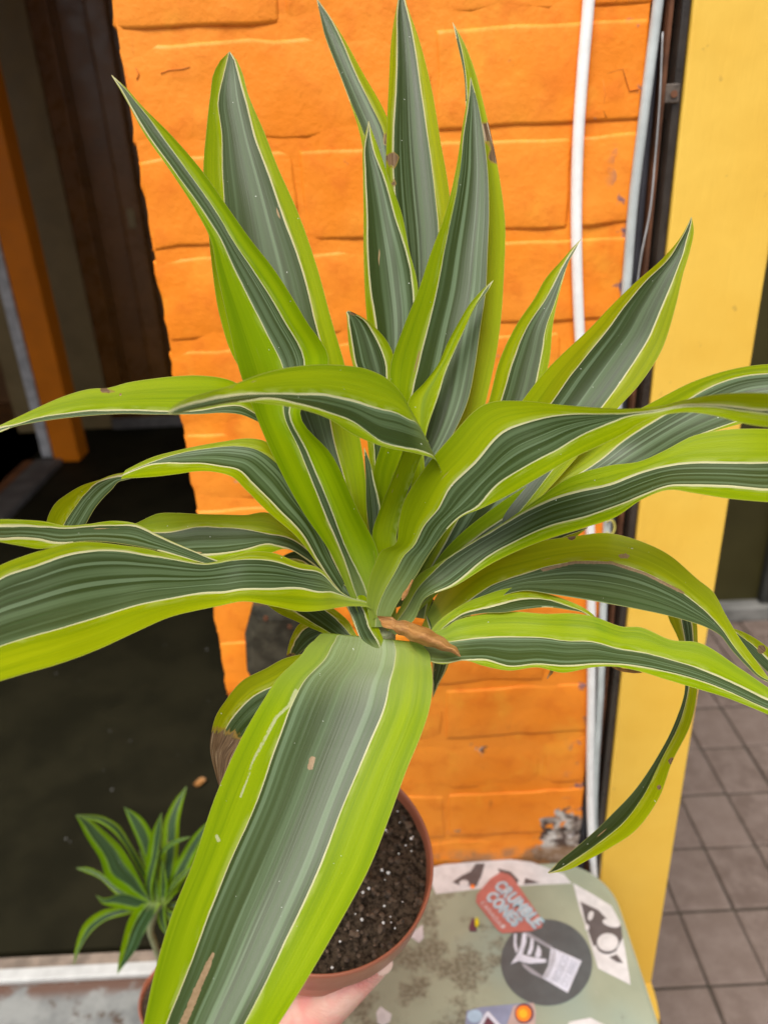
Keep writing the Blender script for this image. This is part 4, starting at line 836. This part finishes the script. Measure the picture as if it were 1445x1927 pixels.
edges = [(idx['arm0'], idx['arm1']), (idx['arm1'], idx['wrist']), (idx['wrist'], idx['palm']), (idx['palm'], idx['web']), (idx['wrist'], idx['cmc']), (idx['cmc'], idx['mcp']), (idx['mcp'], idx['ip']), (idx['ip'], idx['tip']), (idx['tip'], idx['tipe'])]
rad = [.042, .036, (.030, .024), (.036, .022), (.024, .018), .0190, .0140, .0105, .0088, .0060]
# four fingers curling under and round the far side of the pot
knx = [(-.052, .010, .0090), (-.030, -.012, .0094), (-.006, -.030, .0094), (.018, -.044, .0088)]
for i, (dx, dy, r_) in enumerate(knx):
    root = P['palm'].lerp(P['web'], .25*i)+Vector((0, .004, -.006))
    a = tv((pc_.x+dx*.8-.010, pc_.y-RP*.62+.010*i, bz-.012)); b = tv((pc_.x+dx*.9, pc_.y-RP*.18+.004*i, bz-.0125)); c = tv((pc_.x+dx+.004, pc_.y+RP*.10+.003*i, bz-.0115)); d = tv((pc_.x+dx+.008, pc_.y+RP*(.36 if i in (1, 2) else .28), bz-.010))
    n0 = len(pts); pts += [root, a, b, c, d]; edges += [(idx['palm'], n0), (n0, n0+1), (n0+1, n0+2), (n0+2, n0+3), (n0+3, n0+4)]; rad += [r_*1.25, r_*1.08, r_, r_*.92, r_*.75]
# root of the skin at the palm
order = [idx['palm']]+[i for i in range(len(pts)) if i != idx['palm']]; inv = {o_: n_ for n_, o_ in enumerate(order)}
me = skinobj('hand', [pts[i] for i in order], [(inv[a], inv[b]) for a, b in edges], [rad[i] for i in order], M['skin'])
person = thing('person', 'bare hand and forearm of a person holding the terracotta pot from below', 'person', loc=P['wrist'])
put(link('hand', me), person)
# thumbnail
nl = bmesh.new(); bmesh.ops.create_uvsphere(nl, u_segments=14, v_segments=8, radius=1)
ax1 = (P['tipe']-P['ip']).normalized(); nn = (CAM-P['tip']).normalized(); nn = (nn+Vector((.9, -.1, .15))).normalized(); ax2 = ax1.cross(nn).normalized(); nn = ax2.cross(ax1)
for v in nl.verts: v.co = P['tip']+ax1*(.002+v.co.x*.0068)+ax2*v.co.y*.0055+nn*(.0072+v.co.z*.0012)
put(link('thumbnail', nl, M['nail'], smooth=True), person)

# ------------------------------------------------------------------ small plant on the step
ZS = .985
sc = at_d(300, 1702, ZS)
small = thing('small_potted_dracaena', 'small young dracaena in a little terracotta pot on the concrete step, lower left', 'potted plant', loc=sc)
def sleaf(rows, z1, z0=ZS, t=-.3, k=.15, **kw):
    me = leaf_mesh([ribbon(rows, [(0, z0), (1, z1)], t=t, k=k, nv=32, nu=12, **kw)], M['youngleaf']); put(link('leaf', me), small)
sleaf([(298, 1702, 290, 1710), (264, 1690, 272, 1672), (233, 1676, 262, 1650, .35, .8), (202, 1653, 247, 1622, .25, .75), (189, 1617, 230, 1596, .25, .72), (162, 1573, 196, 1563, .25, .72), (150, 1548, 168, 1542), (143, 1534, 144, 1534)], .93)
sleaf([(300, 1700, 290, 1700), (262, 1640, 275, 1640), (235, 1592, 248, 1590), (208, 1562, 222, 1551), (182, 1546, 190, 1535), (160, 1541, 165, 1533), (145, 1534, 145, 1533)], 1.0)
sleaf([(290, 1700, 300, 1700), (272, 1620, 290, 1605), (259, 1582, 284, 1564, .2, .7), (244, 1546, 262, 1534, .2, .7), (234, 1519, 235, 1519)], 1.03)
sleaf([(276, 1705, 292, 1705), (273, 1661, 287, 1679), (277, 1608, 298, 1608, .5, .9), (286, 1565, 305, 1558, .4, .9), (304, 1530, 305, 1530)], .96)
sleaf([(295, 1700, 312, 1700), (304, 1620, 334, 1620), (306, 1580, 337, 1575, .3, .75), (310, 1545, 338, 1545, .3, .75), (326, 1510, 343, 1518, .3, .7), (351, 1480, 352, 1480)], 1.03)
sleaf([(292, 1700, 300, 1705), (296, 1610, 303, 1614), (315, 1588, 320, 1594), (340, 1577, 342, 1583), (358, 1574, 358, 1576)], .97)
sleaf([(300, 1705, 312, 1705), (320, 1650, 345, 1660), (340, 1610, 370, 1610, .3, .7), (368, 1568, 390, 1570), (412, 1530, 413, 1530)], 1.0)
sleaf([(292, 1702, 290, 1712), (222, 1668, 218, 1682), (189, 1642, 186, 1652, .3, .8), (165, 1632, 163, 1642), (145, 1633, 145, 1635)], 1.02)
sleaf([(290, 1698, 292, 1708), (264, 1690, 258, 1714, .1, .7), (224, 1682, 210, 1706, .1, .7), (198, 1690, 192, 1700), (180, 1684, 181, 1685)], .95)
sleaf([(288, 1700, 288, 1710), (233, 1706, 236, 1722), (189, 1715, 200, 1732, .5, .9), (160, 1737, 176, 1750, .5, .9), (144, 1777, 154, 1781, .5, .9), (139, 1815, 140, 1816)], .99)
sleaf([(278, 1692, 304, 1700), (255, 1712, 288, 1725, .35, 1), (244, 1728, 274, 1750, .35, 1), (231, 1772, 256, 1788, .35, 1), (224, 1805, 238, 1812, .4, 1), (221, 1833, 222, 1833)], .90)
sleaf([(305, 1690, 312, 1695), (325, 1660, 330, 1668), (345, 1640, 350, 1648), (362, 1631, 363, 1632)], .97)
sleaf([(300, 1700, 312, 1702), (318, 1712, 322, 1728), (345, 1725, 345, 1750, .3, .8), (365, 1760, 355, 1775), (372, 1800, 373, 1800)], .97)
sleaf([(300, 1704, 310, 1700), (296, 1725, 312, 1722), (302, 1745, 314, 1742), (318, 1765, 319, 1765)], .98)
sleaf([(300, 1696, 312, 1696), (300, 1668, 316, 1670), (302, 1640, 312, 1642), (306, 1620, 307, 1620)], .97)
rs = random.Random(4)
for (tx, ty, w0, zt) in ((205, 1600, 14, 1.04), (232, 1640, 15, 1.03), (262, 1600, 13, 1.06), (330, 1560, 13, 1.05), (372, 1600, 16, 1.04), (210, 1668, 12, 1.05), (392, 1640, 15, 1.02), (385, 1690, 15, 1.0), (250, 1745, 13, 1.04), (342, 1772, 14, .97), (295, 1585, 12, 1.06), (192, 1700, 9, 1.0), (268, 1762, 12, 1.03)):
    bx_, by_ = 300+rs.uniform(-8, 8), 1700+rs.uniform(-6, 6); dx_, dy_ = tx-bx_, ty-by_; L_ = math.hypot(dx_, dy_); nx_, ny_ = -dy_/L_, dx_/L_; bend = rs.uniform(-8, 8)
    rows = []
    for u, ww in ((0, .3), (.25, .7), (.55, 1), (.8, .65), (1, .03)):
        qx = bx_+dx_*u+nx_*bend*math.sin(math.pi*u); qy = by_+dy_*u+ny_*bend*math.sin(math.pi*u)
        rows.append((qx-nx_*w0*ww/2, qy-ny_*w0*ww/2, qx+nx_*w0*ww/2, qy+ny_*w0*ww/2, .22, .78))
    sleaf(rows, zt, ZS+.01)
rc_ = at_z(345, 1872, 0)
ZR = ZSTEP+.105; sp_ = at_z(347, 1868, ZR); RS = 84/F*(sp_-CAM).dot(RM @ Vector((0, 0, -1)))
bm = lathe([(.0005, -.104), (RS*.68, -.105), (RS*.92, -.022), (RS*.97, -.02), (RS, -.002), (RS*.99, 0), (RS*.96, -.001), (RS*.93, -.02)], 64); bmesh.ops.translate(bm, verts=bm.verts, vec=sp_)
put(link('pot', bm, M['terracotta'], smooth=True), small)
bm = lathe([(.0005, -.008), (RS*.5, -.0065), (RS*.95, -.009)], 48); bmesh.ops.translate(bm, verts=bm.verts, vec=sp_); put(link('soil', bm, M['soil']), small)
st = [sp_+Vector((0, 0, -.01)), sp_+Vector((-.012, .002, .02)), at_d(290, 1772, 1.02), at_d(283, 1748, 1.0), sc]
put(link('stem', tube(spl(st, 24), .0042, 10), M['stem'], smooth=True), small)
specks(sp_.x, sp_.y, sp_.z-.006, RS*.8, 30, .0008, .0016, 'perlite', M['perlite'], small, 8)
# dry leaf on the black mat
dl = tag(link('dry_leaf', leaf_mesh([(lambda c: ([Vector((c.x-.012+.024*i/8, c.y-.012*math.sin(math.pi*i/8)*(1-2*j/4)+.012*i/8, ZSTEP+.004+.004*abs(j-2)/2)) for i in range(9) for j in range(5)],
      [(i*5+j, i*5+j+1, (i+1)*5+j+1, (i+1)*5+j) for i in range(8) for j in range(4)], dict(s=[j/4 for i in range(9) for j in range(5)], v=[i/8 for i in range(9) for j in range(5)])))(pl)], M['dryleaf'])), 'small dry brown leaf lying on the black entrance mat', 'dry leaf')
